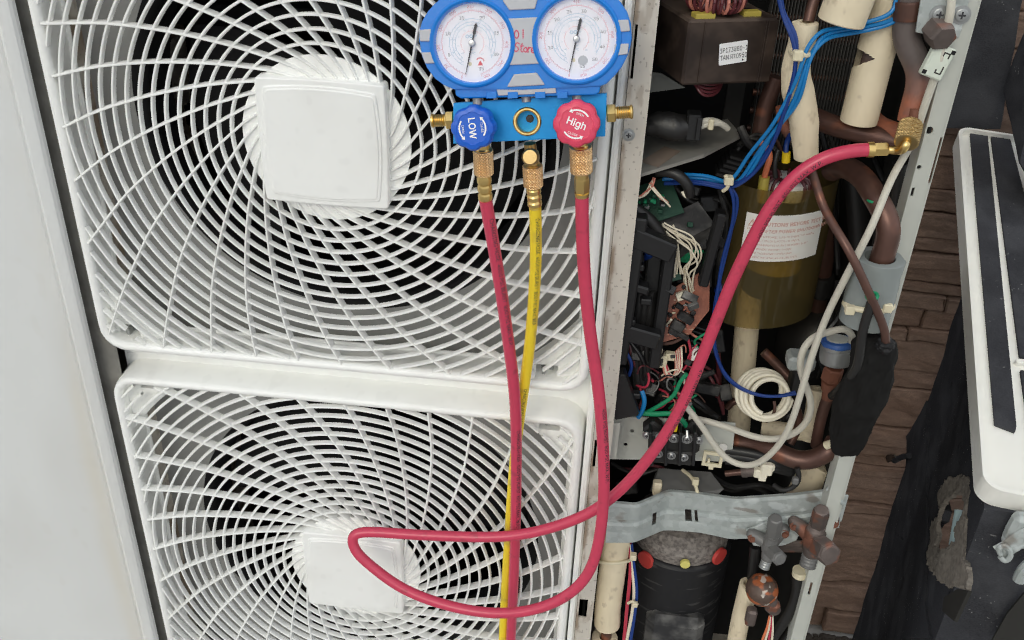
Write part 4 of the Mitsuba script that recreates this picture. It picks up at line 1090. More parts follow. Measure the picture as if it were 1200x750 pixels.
add([bx(P(854, 211, 0.030), [0.010, 0.012, 0.009], 0.001), tP([(850, 205, 0.030), (853, 218, 0.027), (847, 224, 0.030)], 0.0022, 8)], 'm_tie', 'cable_tie', smooth=30, label='pale cable tie round the blue wires above the amber tube', cat='cable tie')
bundle('white_wiring', 'fan of thin cream wires curving onto the brown circuit board', [(779, 266, 0.055), (792, 275, 0.05), (808, 287, 0.048), (814, 303, 0.05), (806, 318, 0.056), (806, 332, 0.06), (809, 346, 0.068)], 7, 0.0011, 0.0052, 'm_whitewire', seed=4)
bundle('white_wiring', 'short bunch of cream wires under the black frame', [(788, 288, 0.05), (792, 300, 0.052), (793, 322, 0.056)], 6, 0.0012, 0.004, 'm_whitewire', seed=14)
bundle('pink_wiring', 'salmon and white flat wires forking under the grey lid', [(766, 210, 0.04), (763, 218, 0.036), (757, 226, 0.036), (750, 231, 0.036)], 4, 0.0011, 0.0018, ['m_pinkwire', 'm_whitewire'], seed=5)
bundle('pink_wiring', 'salmon and white flat wires pointing right under the grey lid', [(763, 216, 0.038), (769, 224, 0.036), (776, 231, 0.036), (783, 237, 0.038)], 5, 0.0011, 0.0018, ['m_pinkwire', 'm_whitewire'], seed=6)
add(tP([(770, 201, 0.05), (785, 202, 0.044), (798, 208, 0.040), (807, 220, 0.040), (808, 228, 0.044)], 0.0062, 14), 'm_rubber', 'black_hose', label='short black ribbed hose curling below the grey lid', cat='hose')
add(tP([(800, 224, 0.044), (804, 230, 0.042), (810, 229, 0.044)], 0.0022), 'm_cablecream', 'white_lead', label='short white lead end below the black hose', cat='wire')
for i, (dx, lab) in enumerate(((0, 'upper thick black cable entering behind the pillar'), (-14, 'lower thick black cable entering behind the pillar'))):
    add(tP([(735, 238 - dx, 0.045), (752, 250 - dx, 0.04), (768, 266 - dx, 0.04), (778, 285 - dx * 0.6, 0.04)], 0.0075, 14), 'm_rubber', 'black_cable', label=lab, cat='cable')
for i in range(3):
    add(tP([(764 - 7 * i, 340, 0.05), (760 - 7 * i, 380, 0.05), (757 - 6 * i, 420, 0.05), (758 - 5 * i, 452, 0.05)], 0.0065, 12), 'm_rubber', 'black_cable', label=f'{("right", "middle", "left")[i]} one of three black cables running down behind the black frame', cat='cable')
# multi-wire connector
cn = thing('wire_connector', 'cream connector with looping pink and white wires below the brown circuit board', 'connector')
add([bx(P(777, 422, 0.05), [0.010, 0.012, 0.018], 0.001), bx(P(785, 417, 0.052), [0.012, 0.010, 0.010], 0.001)], 'm_tie', 'housing', cn, smooth=False)
for i in range(8):
    add(tP([(777 + i * 0.6, 427 + 2 * (i % 3), 0.046), (781 + i, 440, 0.042), (788 + i * 1.3, 441 - i, 0.042), (792 + i, 428 - i * 1.5, 0.046), (790 + i * 1.2, 414 - i, 0.055)], 0.0014, 7), ('m_pinkwire', 'm_whitewire', 'm_redwire', 'm_whitewire')[i % 4], 'wire', cn)
add(tP([(770, 402, 0.05), (785, 402, 0.048), (800, 395, 0.05), (812, 382, 0.06)], 0.0024, 10), 'm_copper', 'brown_wire', label='brown wire curving under the circuit board', cat='wire')
add(tP([(806, 396, 0.05), (809, 410, 0.048), (807, 424, 0.048), (798, 436, 0.05)], 0.0016, 8), 'm_redwire', 'red_wire', label='thin red wire beside the long red hose', cat='wire')
add(bx(P(814, 415, 0.05), [0.008, 0.006, 0.018], 0.001), 'm_paper', 'paper_tag', smooth=False, label='small white tag beside the long red hose', cat='tag')
add(tP([(805, 438, 0.03), (797, 448, 0.03), (790, 462, 0.03), (778, 472, 0.03), (762, 481, 0.034), (755, 484, 0.04)], 0.0027, 10), 'm_greenwire', 'green_wire', label='green wire rising right above the terminal block', cat='wire')
add(tP([(752, 484, 0.034), (770, 485, 0.030), (786, 485, 0.026), (798, 491, 0.024), (806, 502, 0.026)], 0.0034, 10), 'm_greenwire', 'green_wire', label='thicker green wire ending on the terminal block', cat='wire')
add(tP([(752, 458, 0.03), (755, 468, 0.026), (753, 480, 0.026), (748, 489, 0.03)], 0.0030, 10), 'm_bluewire', 'blue_wire', label='short blue wire left of the terminal block', cat='wire')
add(tP([(727, 405, 0.04), (735, 415, 0.036), (740, 428, 0.036), (737, 440, 0.04)], 0.0022, 10), 'm_navywire', 'blue_wire', label='short dark blue wire beside the pillar', cat='wire')

# terminal block
tb = thing('terminal_block', 'black three-pole terminal block with a yellow spade and screws', 'terminal block')
add([boxf(P(760, 512, 0.026), P(820, 516, 0.026), 0.030, 0.024, 0.004), boxf(P(758, 505, 0.030), P(772, 494, 0.030), 0.02, 0.02, 0.003), boxf(P(806, 494, 0.030), P(822, 506, 0.030), 0.02, 0.02, 0.003), boxf(P(764, 530, 0.022), P(812, 534, 0.022), 0.022, 0.020, 0.003)], 'm_rubber', 'base', tb, smooth=False)
for i in range(4):
    add(boxf(P(762 + i * 17.5, 500, 0.016), P(764 + i * 16, 542, 0.010), 0.004, 0.022, 0.001), 'm_black', 'barrier', tb, smooth=False)
for x, y, r_ in ((774, 512, 0.0046), (790, 513.5, 0.0050), (805, 514.5, 0.0050), (771.5, 532, 0.0042), (786.5, 534, 0.0042), (801, 536, 0.0044), (758, 510, 0.004), (819, 516, 0.004)):
    screw(P(x, y, 0.011), r_, tb, 'm_steel')
add(bx(P(790, 500, 0.012), [0.0085, 0.006, 0.014], 0.001), 'm_yellow', 'yellow_spade', tb, smooth=False)
add(rod(P(805, 504, 0.016), P(805.5, 512, 0.012), [(0, 0.003), (1, 0.004)]), 'm_steel', 'ring_lug', tb)
# relay box tied under the terminal block
rl = thing('relay_box', 'grey padded box held by a pale cable tie below the terminal block', 'relay')
rq = [P(764, 573, 0.050), P(772, 549, 0.080), P(833, 553, 0.085), P(848, 573, 0.062), P(838, 583, 0.050), P(786, 582, 0.036)]
add(lumpy(trimesh.convex.convex_hull(np.vstack([rq, [p_ + [0, 0.03, -0.03] for p_ in rq]])), 0.0015, 60, 2, 0.006), 'm_castgray', 'case', rl, smooth=25)
add(tP([(800, 551, 0.082), (812, 562, 0.060), (818, 580, 0.042)], 0.0026, 8), 'm_tie', 'strap', rl)
add(bx(P(815, 564, 0.055), [0.009, 0.008, 0.010], 0.001), 'm_tie', 'strap_head', rl, smooth=False)
add(bx(P(770, 571, 0.050), [0.012, 0.012, 0.022], 0.002), 'm_foam', 'end_block', rl, smooth=False)
# square cream clip
sq_ = sbox(-0.013, -0.0105, 0.013, 0.0105).difference(sbox(-0.009, -0.006, 0.009, 0.0065)).union(sbox(-0.003, -0.0145, 0.003, -0.0105)).union(sbox(-0.006, -0.006, -0.003, 0.0))
add(plate(sq_, -0.002, 0.002, 0.0, frame(P(835, 538, 0.035), [0, -1, 0.2], (1, 0, -0.05))), 'm_tie', 'frame_clip', smooth=False, label='square cream frame clip right of the terminal block', cat='clip')

# ------------------------------------------------------------------ amber tube round a coil
at = thing('amber_sleeve', 'translucent amber plastic tube with a white red-lettered caution label round a wound coil', 'sleeve')
ca, cb_ = P(924, 206, 0.115), P(896, 363, 0.115); cb_[:2] = cb_[:2] * 0.6 + ca[:2] * 0.4
AR = 0.0625; axis = unit(ca - cb_); MA = frame(cb_, axis, (1, 0, 0)); MA = MA @ trimesh.transformations.rotation_matrix(math.radians(30), [0, 0, 1]) @ np.diag([0.0685 / AR, 0.044 / AR, 1, 1]); AL = np.linalg.norm(ca - cb_)
n = 72; a = np.arange(n) * 2 * np.pi / n
v = np.vstack([np.stack([AR * np.cos(a), AR * np.sin(a), np.full(n, h)], 1) for h in np.linspace(0, AL, 8)]); i = np.arange(7)[:, None] * n; j = np.arange(n)[None]; j2 = (j + 1) % n
m = trimesh.Trimesh(v, np.vstack([np.stack([i + j, i + j2, i + n + j2], -1).reshape(-1, 3), np.stack([i + j, i + n + j2, i + n + j], -1).reshape(-1, 3)]), process=False); m.apply_transform(MA)
add(m, 'm_amber', 'tube', at, smooth=True)


def on_tube(px, py):
    """Where the ray through a pixel meets the amber tube: (angle, height)."""
    d = ray(px, py); Ia = np.linalg.inv(MA); o = (Ia @ np.r_[CAM, 1])[:3]; dd = Ia[:3, :3] @ d
    A2, B2, C2 = dd[0]**2 + dd[1]**2, o[0] * dd[0] + o[1] * dd[1], o[0]**2 + o[1]**2 - AR**2
    disc = max(B2 * B2 - A2 * C2, 0.0); q = o + dd * (-B2 - math.sqrt(disc)) / A2
    return math.atan2(q[1], q[0]), q[2]


c4 = [on_tube(x, y) for x, y in ((879, 248), (966, 243), (957, 290), (864, 304))]
cen = [on_tube(922, 255), on_tube(908, 311)]
a0_, a1_ = (c4[0][0] + c4[3][0]) / 2, (c4[1][0] + c4[2][0]) / 2
if a1_ < a0_: a1_ += 2 * np.pi
h1_ = (c4[0][1] + c4[1][1] + cen[0][1]) / 3; h0_ = (c4[3][1] + c4[2][1] + cen[1][1]) / 3
aa = np.linspace(a0_, a1_, 40)


def bend(m, r, s0=0.0):
    """Wraps a mesh drawn flat (u along the tube's girth, v up) round the tube."""
    v = m.vertices; th = a0_ + v[:, 0] / AR; rr_ = r + v[:, 2]
    q = np.stack([rr_ * np.cos(th), rr_ * np.sin(th), v[:, 1]], 1)
    o = trimesh.Trimesh(q, m.faces, process=False); o.apply_transform(MA); return o


Wl = (a1_ - a0_) * AR; Hl = h1_ - h0_
grid = trimesh.creation.box([Wl, Hl, 0.0004]); vv, ff = trimesh.remesh.subdivide_to_size(grid.vertices, grid.faces, 0.006); grid = trimesh.Trimesh(vv + [Wl / 2, h0_ + Hl / 2, 0.0006], ff)
lk = add(bend(grid, AR), 'm_paper', 'label', at, smooth=False, label='white caution label with faded red lettering')


def ltext(s, h, u, v_, bold=False):
    m = meshkit.text_mesh(s, h, 0.00015, bold); m.apply_translation([u - m.bounds[0, 0], v_, 0.0009])
    vv, ff = trimesh.remesh.subdivide_to_size(m.vertices, m.faces, 0.004)
    return bend(trimesh.Trimesh(vv, ff), AR)


tri = Polygon([(0, 0), (0.011, 0), (0.0055, 0.0095)]); tri = tri.difference(tri.buffer(-0.0011)).union(sbox(0.0051, 0.003, 0.0059, 0.0062)).union(sbox(0.0051, 0.0017, 0.0059, 0.0025))
m = plate(tri, 0.0009, 0.0011); m.apply_translation([0.005, h1_ - 0.016, 0])
lines = [bend(m, AR), ltext('CAUTIONS BEFORE TEST RUN', 0.0046, 0.021, h1_ - 0.014, True), ltext('CAUTION', 0.0028, 0.0045, h1_ - 0.021), ltext('AFTER POWER SHUTDOWN WAIT', 0.0040, 0.026, h1_ - 0.0225, True)]
WORDS = ['BEFORE TEST RUN BE SURE TO CHECK THE WIRING', 'DO NOT TOUCH ELECTRICAL PARTS', 'WAIT TEN MINUTES AFTER THE POWER IS OFF', 'TO PREVENT ELECTRIC SHOCK', 'CLOSE THE SERVICE COVER FIRST', 'CHECK THE STOP VALVES ARE OPEN']
for i, s_ in enumerate(WORDS): lines.append(ltext(s_, 0.0023, 0.012 + 0.004 * (i % 2), h1_ - 0.029 - i * 0.0055))
add(lines, 'm_labelink', 'lettering', lk, smooth=False)
# coil and sleeves inside it
cc = ca - axis * 0.012
add(lathe([(0.012, -0.012), (0.027, -0.012), (0.027, 0.008), (0.012, 0.008)], frame(cc, axis), 32), 'm_white', 'core', at, smooth=20)
for i in range(22):
    b0 = i * 2 * np.pi / 22; d = unit(MA[:3, 0]) * math.cos(b0) + unit(MA[:3, 1]) * math.sin(b0); c = cc + d * 0.0195
    rg = [c + d * 0.0098 * math.cos(b) + axis * 0.013 * math.sin(b) for b in np.linspace(0, 2 * np.pi, 12, endpoint=False)]
    if i % 11 not in (4, 5): add(tube(rg + rg[:1], 0.0021, 6, straight=True), 'm_winewire', 'winding', at)
add(rod(cb_ + axis * 0.03 - MA[:3, 1] * 0.0, cb_ + axis * 0.10, [(0, 0.032), (0.03, 0.034), (0.97, 0.034), (1, 0.032)]), 'm_dark', 'capacitor', at)
add(rod(cb_ + axis * 0.066, cb_ + axis * 0.092, [(0, 0.0345), (1, 0.0345)]), 'm_sleeve', 'capacitor_band', at)
add(tP([(893, 236, 0.075), (894, 222, 0.075), (896, 207, 0.075)], 0.0062), 'm_sleeve', 'yellow_sleeve', at)
add(tP([(895, 212, 0.075), (899, 196, 0.073), (902, 184, 0.075), (899, 174, 0.08), (893, 168, 0.09)], 0.0036), 'm_orangewire', 'orange_lead', at)
add(tP([(909, 208, 0.075), (908, 192, 0.075), (912, 176, 0.08)], 0.003), 'm_rubber', 'grey_lead', at)
add(tP([(921, 190, 0.075), (921.5, 178, 0.075)], 0.0048), 'm_yellow', 'yellow_cap', at)
add(tP([(921, 179, 0.075), (922, 168, 0.08), (926, 158, 0.09)], 0.003), 'm_navywire', 'navy_lead', at)

# ------------------------------------------------------------------ insulated and bare pipes
def foam(pts, r, lab, m='m_foam', n=28, scale=None, seg=40, lump=0.0, bore=0.45, seed=1, name='insulated_pipe', inner=None):
    k = thing(name, lab, 'pipe')
    p = spline([P(*q_) for q_ in pts], seg); s_ = np.ones(seg) if scale is None else np.interp(np.linspace(0, 1, seg), np.linspace(0, 1, len(scale)), scale)
    t, A_, B_ = frames(p); a_ = np.arange(n) * 2 * np.pi / n; rings = []
    def ringat(i, rr_): return p[i] + rr_ * (np.cos(a_)[:, None] * A_[i] + np.sin(a_)[:, None] * B_[i])
    dep = unit(t[0]) * r * 0.8
    rings += [ringat(0, r * bore * s_[0]) + dep, ringat(0, r * bore * s_[0]), ringat(0, r * 0.94 * s_[0])] + [ringat(i, r * s_[i]) for i in range(seg)]
    dep = unit(t[-1]) * r * 0.8
    rings[3] += unit(t[0]) * r * 0.04
    rings += [ringat(seg - 1, r * 0.94 * s_[-1]) + unit(t[-1]) * r * 0.05, ringat(seg - 1, r * bore * s_[-1]), ringat(seg - 1, r * bore * s_[-1]) - dep]
    v = np.vstack(rings); R_ = len(rings); i = np.arange(R_ - 1)[:, None] * n; j = np.arange(n)[None]; j2 = (j + 1) % n
    f = np.vstack([np.stack([i + j, i + j2, i + n + j2], -1).reshape(-1, 3), np.stack([i + j, i + n + j2, i + n + j], -1).reshape(-1, 3)])
    e = (R_ - 1) * n; f = np.vstack([f, [[0, (x + 1) % n, x] for x in range(1, n - 1)], [[e, e + x, e + (x + 1) % n] for x in range(1, n - 1)]])
    m_ = trimesh.Trimesh(v, f, process=False)
    if m_.volume < 0: m_.invert()
    if lump: m_ = trimesh.Trimesh(m_.vertices + np.asarray(m_.vertex_normals) * ((meshkit.fbm(m_.vertices * np.array([1, 1, 0.5]) * 110, 3, seed) - 0.5) * 2 * lump)[:, None], m_.faces, process=False)
    return add(m_, m, 'insulation', k, smooth=40), k, m_


foam([(1004, -22, 0.015), (995, 0, 0.015), (985.5, 25, 0.015)], 0.0235, 'short cream foam-insulated pipe end at the top of the compartment')
i2, k2, mesh2 = foam([(1052, -30, 0.045), (1040, 15, 0.045), (1028, 55, 0.045), (1017, 98, 0.045), (1006, 142, 0.045)], 0.0195, 'long cream foam-insulated pipe with a torn V-shaped notch', n=40, seg=60)
# tear a notch out of its left side
cN = P(1012, 66, 0.030)
ins = mesh2.triangles_center; wv = trimesh.convex.convex_hull(np.array([P(998, 52, 0.02), P(998, 79, 0.02), P(1026, 69, 0.02), P(998, 52, 0.055), P(998, 79, 0.055), P(1022, 69, 0.055)]))
vv, ff = trimesh.remesh.subdivide_to_size(mesh2.vertices, mesh2.faces, 0.0022); mm_ = trimesh.Trimesh(vv, ff, process=False)
keep = ~wv.contains(mm_.triangles_center); mm_.update_faces(keep)
scene[i2] = mikit.ply(mm_, 'm_foam', smooth=40)
core_ = spline([P(1046, -10, 0.045), P(1028, 55, 0.045), P(1010, 125, 0.045)], 30)
add(sweep(core_, circ(0.0125, 20)), 'm_pipe', 'core', k2)
_, k3, _ = foam([(944, 26, 0.02), (939, 52, 0.02), (933, 80, 0.02), (935, 105, 0.02), (940, 130, 0.022), (943, 155, 0.024), (944.5, 183, 0.026)], 0.0145, 'bent cream foam-wrapped pipe with a cable tie and dark blue wires', scale=[0.92, 0.95, 1.0, 1.12, 1.08, 0.98, 0.92], lump=0.0012, seed=4)
add(tube([P(944 + 13 * math.cos(b), 61 + 4 * math.sin(b) + 3 * math.cos(b) * 0.3, 0.018 - 0.0255 * math.sin(b)) - np.array([0.004, 0, 0]) for b in np.linspace(0, 2 * np.pi, 18)], 0.0028, 8, 60), 'm_tie', 'tie', k3)
add(bx(P(935, 65, -0.009), [0.010, 0.008, 0.010], 0.001), 'm_tie', 'tie_head', k3, smooth=False)
add(tP([(957, -8, 0.035), (951, 10, 0.028), (947, 26, 0.022)], 0.0058), 'm_copper', 'copper_core', k3)
foam([(880, 330, 0.16), (872, 420, 0.16), (864, 520, 0.16)], 0.0165, 'dim cream foam-insulated pipe rising behind the cable coil')
_, k4, _ = foam([(724, 620, 0.030), (719, 660, 0.030), (713, 705, 0.030), (711.5, 731, 0.030)], 0.0195, 'cream foam-insulated pipe at the bottom beside the pillar', lump=0.0006)
_, k5, _ = foam([(709, 746, 0.030), (705, 775, 0.030), (700, 830, 0.030)], 0.0195, 'lower length of cream foam-insulated pipe at the bottom edge')
add(tP([(724, 610, 0.03), (712, 730, 0.03), (704, 800, 0.03)], 0.008), 'm_copper', 'copper_core', k4)
tieP = [P(720 + 20.5 * math.cos(b), 655 + 5 * math.sin(b) - 1.0 * math.cos(b), 0.030 - 0.0215 * math.sin(b)) for b in np.linspace(0, 2 * np.pi, 18)]
add(tube(tieP, 0.0024, 8, 70), 'm_tie', 'tie', k4); add(bx(P(742, 652, 0.010), [0.009, 0.010, 0.009], 0.001), 'm_tie', 'tie_head', k4, smooth=False)
foam([(878, 684, 0.04), (871, 712, 0.04), (864, 745, 0.04), (856, 800, 0.04)], 0.0135, 'cream foam-insulated pipe end at the bottom right of the compressor', bore=0.62)
foam([(964, 542, 0.10), (954, 556, 0.10), (944, 572, 0.10), (938, 584, 0.10)], 0.0215, 'short fat cream insulated pipe above the bracket', bore=0.3)
foam([(893, 500, 0.11), (932, 506, 0.10), (948, 508, 0.10)], 0.011, 'cream insulated pipe lying across behind the white cables', bore=0.3)
foam([(958, 455, 0.12), (952, 490, 0.11), (944, 515, 0.10)], 0.012, 'cream insulated pipe behind the pressure sensor stem', bore=0.3)
# wrapped grey insulation with a copper pipe out of its top
_, kg, _ = foam([(1031, 301, -0.030), (1022, 336, -0.030), (1012, 376, -0.030)], 0.0265, 'grey foil-wrapped insulated pipe with a cream strap in front of the right post', m='m_grayins', lump=0.0016, seed=7, bore=0.62)
add(tube([P(1018 + 28 * math.cos(b), 357 + 7 * math.sin(b) + 2 * math.cos(b), -0.030 - 0.0275 * math.sin(b)) for b in np.linspace(0, 2 * np.pi, 18)], 0.0034, 8, 70), 'm_tie', 'strap', kg)
add(bx(P(996, 363, -0.052), [0.010, 0.008, 0.010], 0.001), 'm_tie', 'strap_head', kg, smooth=False); add(bx(P(1040, 361, -0.054), [0.010, 0.006, 0.010], 0.001), 'm_tie', 'strap_tail', kg, smooth=False)
add(tP([(1028, 320, -0.030), (1037, 292, -0.030), (1041, 270, -0.028), (1036, 250, -0.020), (1024, 228, 0.0), (1010, 208, 0.03), (990, 196, 0.06), (975, 200, 0.09)], 0.0125, 24, 60), 'm_copper', 'copper_pipe', kg)
add(tube([P(1024 + 8 * math.cos(b), 232 + 5 * math.sin(b), -0.004 - 0.014 * math.sin(b)) for b in np.linspace(0.2, 2.6, 10)], 0.0016, 8), 'm_greenwire', 'teal_mark', kg)
# upper right copper pipe to the service valve
cp_ = thing('copper_pipe', 'grey-brown copper pipe bending down to the brass service valve at upper right', 'pipe')
add(tP([(1070, -20, 0.02), (1066, 8, 0.02), (1062, 40, 0.02), (1069, 62, 0.018), (1077, 84, 0.015), (1076, 106, 0.012), (1071, 125, 0.010), (1067, 142, 0.008)], 0.0132, 26, 70), 'm_pipe', 'pipe', cp_)
add(rod(P(1066, 0, 0.018), P(1064, 22, 0.018), [(0, 0.0150), (0.1, 0.0155), (0.9, 0.0155), (1, 0.0150)]), 'm_copper', 'sleeve', cp_)
add(tP([(1073, 127, -0.002), (1071, 138, -0.003), (1067, 148, -0.004)], 0.0056), 'm_bronze', 'stub', cp_)
add(tP([(1062, 160, 0.03), (1040, 152, 0.05), (1022, 140, 0.07), (1012, 120, 0.09), (1000, 110, 0.11)], 0.011, 20), 'm_pipe', 'copper_pipe', label='grey copper pipe curving back from the service valve', cat='pipe')
add(tP([(1052, 168, 0.035), (1020, 158, 0.05), (980, 148, 0.07), (955, 138, 0.09)], 0.0115, 20), 'm_copper', 'copper_pipe', label='dark copper pipe behind the long notched cream pipe', cat='pipe')
add(tP([(910, 90, 0.12), (896, 130, 0.12), (888, 180, 0.12)], 0.010, 18), 'm_copper', 'copper_pipe', label='dim copper riser right of the brown box', cat='pipe')
add(tP([(915, 125, 0.10), (918, 145, 0.10), (930, 165, 0.10)], 0.006, 14), 'm_pipe', 'copper_pipe', label='thin copper elbow behind the blue wires', cat='pipe')
add(tP([(950, 196, -0.006), (957, 218, -0.010), (966, 244, -0.022), (985, 277, -0.050), (1002, 308, -0.064), (1020, 347, -0.068), (1031, 372, -0.066), (1037, 390, -0.066), (1038, 402, -0.064)], 0.0046, 14, 80), 'm_copper', 'capillary_pipe', label='thin dull copper pipe slanting across the grey insulated pipe', cat='pipe')
add(tube([P(1022 + 6 * math.cos(b), 347 + 4 * math.sin(b), -0.062 - 0.006 * math.sin(b)) for b in np.linspace(0, 2 * np.pi, 12)], 0.0022, 8), 'm_greenwire', 'green_tie', label='green tie where the black cable meets the thin copper pipe', cat='cable tie')
add(tP([(1023, 350, -0.066), (1012, 385, -0.062), (1008, 410, -0.058), (1003, 432, -0.050), (990, 450, -0.03), (975, 464, 0.01)], 0.0052, 14, 60), 'm_rubber', 'black_cable', label='black cable hanging from the thin copper pipe over the black sleeve', cat='cable')
# black wrapped sleeve hanging at the right of the post
bs = thing('black_wrap', 'wrinkled black tape-wrapped pipe bundle hanging over the right post', 'pipe wrap')
pp = [P(1023, 392, -0.038), P(1023, 422, -0.038), P(1014, 455, -0.036), P(1001, 488, -0.034), P(994, 520, -0.030), P(991, 531, -0.028)]
ps = spline(pp, 50); oval = circ(1.0, 36) * [1, 0.62]
sc = np.interp(np.linspace(0, 1, 50), [0, 0.05, 0.25, 0.5, 0.75, 0.97, 1], [0.014, 0.022, 0.0265, 0.0285, 0.0235, 0.0150, 0.008])
t_, A_, B_ = frames(ps)
side = np.cross(t_, [0, -1, 0]); side /= np.linalg.norm(side, axis=1, keepdims=True); dp = np.cross(t_, side)
v = (ps[:, None] + sc[:, None, None] * (oval[None, :, :1] * side[:, None] + oval[None, :, 1:] * dp[:, None])).reshape(-1, 3)
i = np.arange(49)[:, None] * 36; j = np.arange(36)[None]; j2 = (j + 1) % 36
m = trimesh.Trimesh(np.vstack([v, ps[0], ps[-1]]), np.vstack([np.stack([i + j, i + j2, i + 36 + j2], -1).reshape(-1, 3), np.stack([i + j, i + 36 + j2, i + 36 + j], -1).reshape(-1, 3), np.stack([np.full(36, 1800), (np.arange(36) + 1) % 36, np.arange(36)], 1), np.stack([np.full(36, 1801), 49 * 36 + np.arange(36), 49 * 36 + (np.arange(36) + 1) % 36], 1)]), process=False)
if m.volume < 0: m.invert()
nrm = np.asarray(m.vertex_normals); kf = meshkit.fbm(m.vertices * np.array([120, 120, 34]), 4, 9) - 0.5
add(trimesh.Trimesh(m.vertices + nrm * (kf * 0.012)[:, None], m.faces, process=False), 'm_wrap', 'wrap', bs, smooth=45)
add(lumpy(trimesh.creation.icosphere(3, 0.0095).apply_translation(P(1037, 404, -0.062)), 0.004, 260, 5), 'm_dusty', 'knot', bs, smooth=30)
# bottom copper pipes
add(tP([(858, 518, 0.07), (885, 521, 0.06), (908, 528, 0.045), (932, 538, 0.035), (955, 537, 0.03), (972, 527, 0.03), (978, 518, 0.04)], 0.0125, 22, 60), 'm_copper', 'copper_pipe', label='thick red-brown copper pipe curving above the bracket', cat='pipe')
add(rod(P(968, 522, 0.016), P(976, 519, 0.012), [(0, 0.0055), (1, 0.005)]), 'm_tie', 'pipe_cap', label='small cream cap on the end of the thick copper pipe', cat='cap')
for i in range(3):
    add(tP([(850, 527 + i * 6, 0.05), (880, 531 + i * 6, 0.045), (905, 538 + i * 5, 0.04), (925, 545 + i * 4, 0.05)], 0.0062, 14), 'm_rubber', 'black_cable', label=f'{("upper", "middle", "lower")[i]} of three black insulated tubes right of the terminal plate', cat='cable')
add(tP([(850, 555, 0.045), (872, 553, 0.042), (884, 553, 0.04)], 0.0042, 12), 'm_copper', 'capillary_pipe', label='short thin copper pipe into the cream connector', cat='pipe')
sv = thing('sensor_connector', 'cream clip connector on a rusty pipe end above the bracket', 'connector')
add(rod(P(869, 554, 0.038), P(886, 552, 0.036), [(0, 0.0062), (0.35, 0.0072), (0.36, 0.0066), (1, 0.0066)]), 'm_rust', 'sleeve', sv)
add([bx(P(891, 553, 0.034), [0.018, 0.014, 0.013], 0.002), bx(P(898, 549, 0.032), [0.016, 0.012, 0.018], 0.002), bx(P(904, 547, 0.034), [0.008, 0.010, 0.010], 0.0015), bx(P(893, 559, 0.032), [0.010, 0.010, 0.008], 0.001)], 'm_cablecream', 'housing', sv, smooth=False)
add(tP([(934, 548, 0.02), (936, 560, 0.018), (930, 570, 0.018), (918, 574, 0.02), (907, 568, 0.03)], 0.0034, 12), 'm_rubber', 'black_cable', label='thin black cable looping over the fat cream pipe', cat='cable')
add(bx(P(932, 563, 0.014), [0.008, 0.008, 0.010], 0.0015), 'm_castgray', 'cable_clip', smooth=False, label='grey clip on the looping thin black cable', cat='clip')
add(tP([(852, 478, 0.14), (862, 470, 0.14), (880, 480, 0.14), (905, 500, 0.13)], 0.005, 12), 'm_copper', 'copper_pipe', label='thin copper pipe behind the cable coil', cat='pipe')
add(tP([(895, 412, 0.13), (915, 432, 0.12), (928, 446, 0.11)], 0.0065, 14), 'm_copper', 'copper_pipe', label='short copper stub above the cable coil', cat='pipe')
add(tP([(930, 470, 0.09), (936, 495, 0.09), (926, 520, 0.08)], 0.0055, 14), 'm_copper', 'copper_pipe', label='copper riser left of the pressure sensor', cat='pipe')

# white cables
add(tP([(1116, -10, -0.008), (1113, 18, -0.012), (1108, 40, -0.010), (1102, 70, -0.014), (1092, 100, -0.010), (1080, 135, -0.006), (1068, 168, 0.004), (1052, 196, -0.002), (1038, 225, -0.020), (1022, 264, -0.036), (1004, 300, -0.040), (986, 335, -0.036), (970, 368, -0.030), (955, 407, -0.028), (940, 455, -0.028), (925, 500, -0.024), (905, 530, -0.016), (878, 545, -0.004), (852, 537, 0.004), (828, 508, 0.006), (812, 486, 0.006), (798, 470, 0.010)], 0.0040, 14, 200),
    'm_cable', 'white_cable', label='long off-white cable running down the right post and curling left to the terminal block', cat='cable')
add(tP([(998, 400, 0.02), (998, 393, 0.014), (992, 387, 0.010), (984, 386, 0.006), (968, 390, 0.0), (953, 396, -0.006), (942, 409, -0.012), (938, 428, -0.012), (942, 446, -0.010), (949, 466, -0.006), (949, 484, -0.002), (938, 502, 0.004), (912, 514, 0.010), (882, 511, 0.018), (856, 502, 0.022), (830, 494, 0.026), (808, 489, 0.034)], 0.0042, 14, 160),
    'm_cable', 'white_cable', label='off-white cable from the blue-topped pressure sensor curving left behind the long one', cat='cable')
ck = thing('cable_coil', 'coil of cream cable hanging in the middle of the compartment', 'cable coil')
pts = []
cup = np.array([0.05, 0.52, 0.85]); cax = np.array([0.1, -0.85, 0.52])
for t in np.linspace(0, 4.7, 190):
    b = 2 * np.pi * t; r_ = 0.0275 + 0.0022 * math.sin(2.3 * t) + 0.0012 * t * (1 if t < 3 else -0.6)
    pts.append(P(890 + 2.6 * t, 459 + 1.6 * t, 0.062 - 0.0045 * t) + r_ * (np.array([1, 0, 0]) * math.cos(b) + cup * math.sin(b)) + cax * 0.001 * math.sin(5 * t))
add(tube(pts, 0.0033, 12, straight=True), 'm_cablecream', 'cable', ck)
add(tP([(907, 470, 0.04), (908, 478, 0.036), (905, 487, 0.04), (898, 494, 0.05)], 0.0020, 8), 'm_copper', 'brown_core', ck)
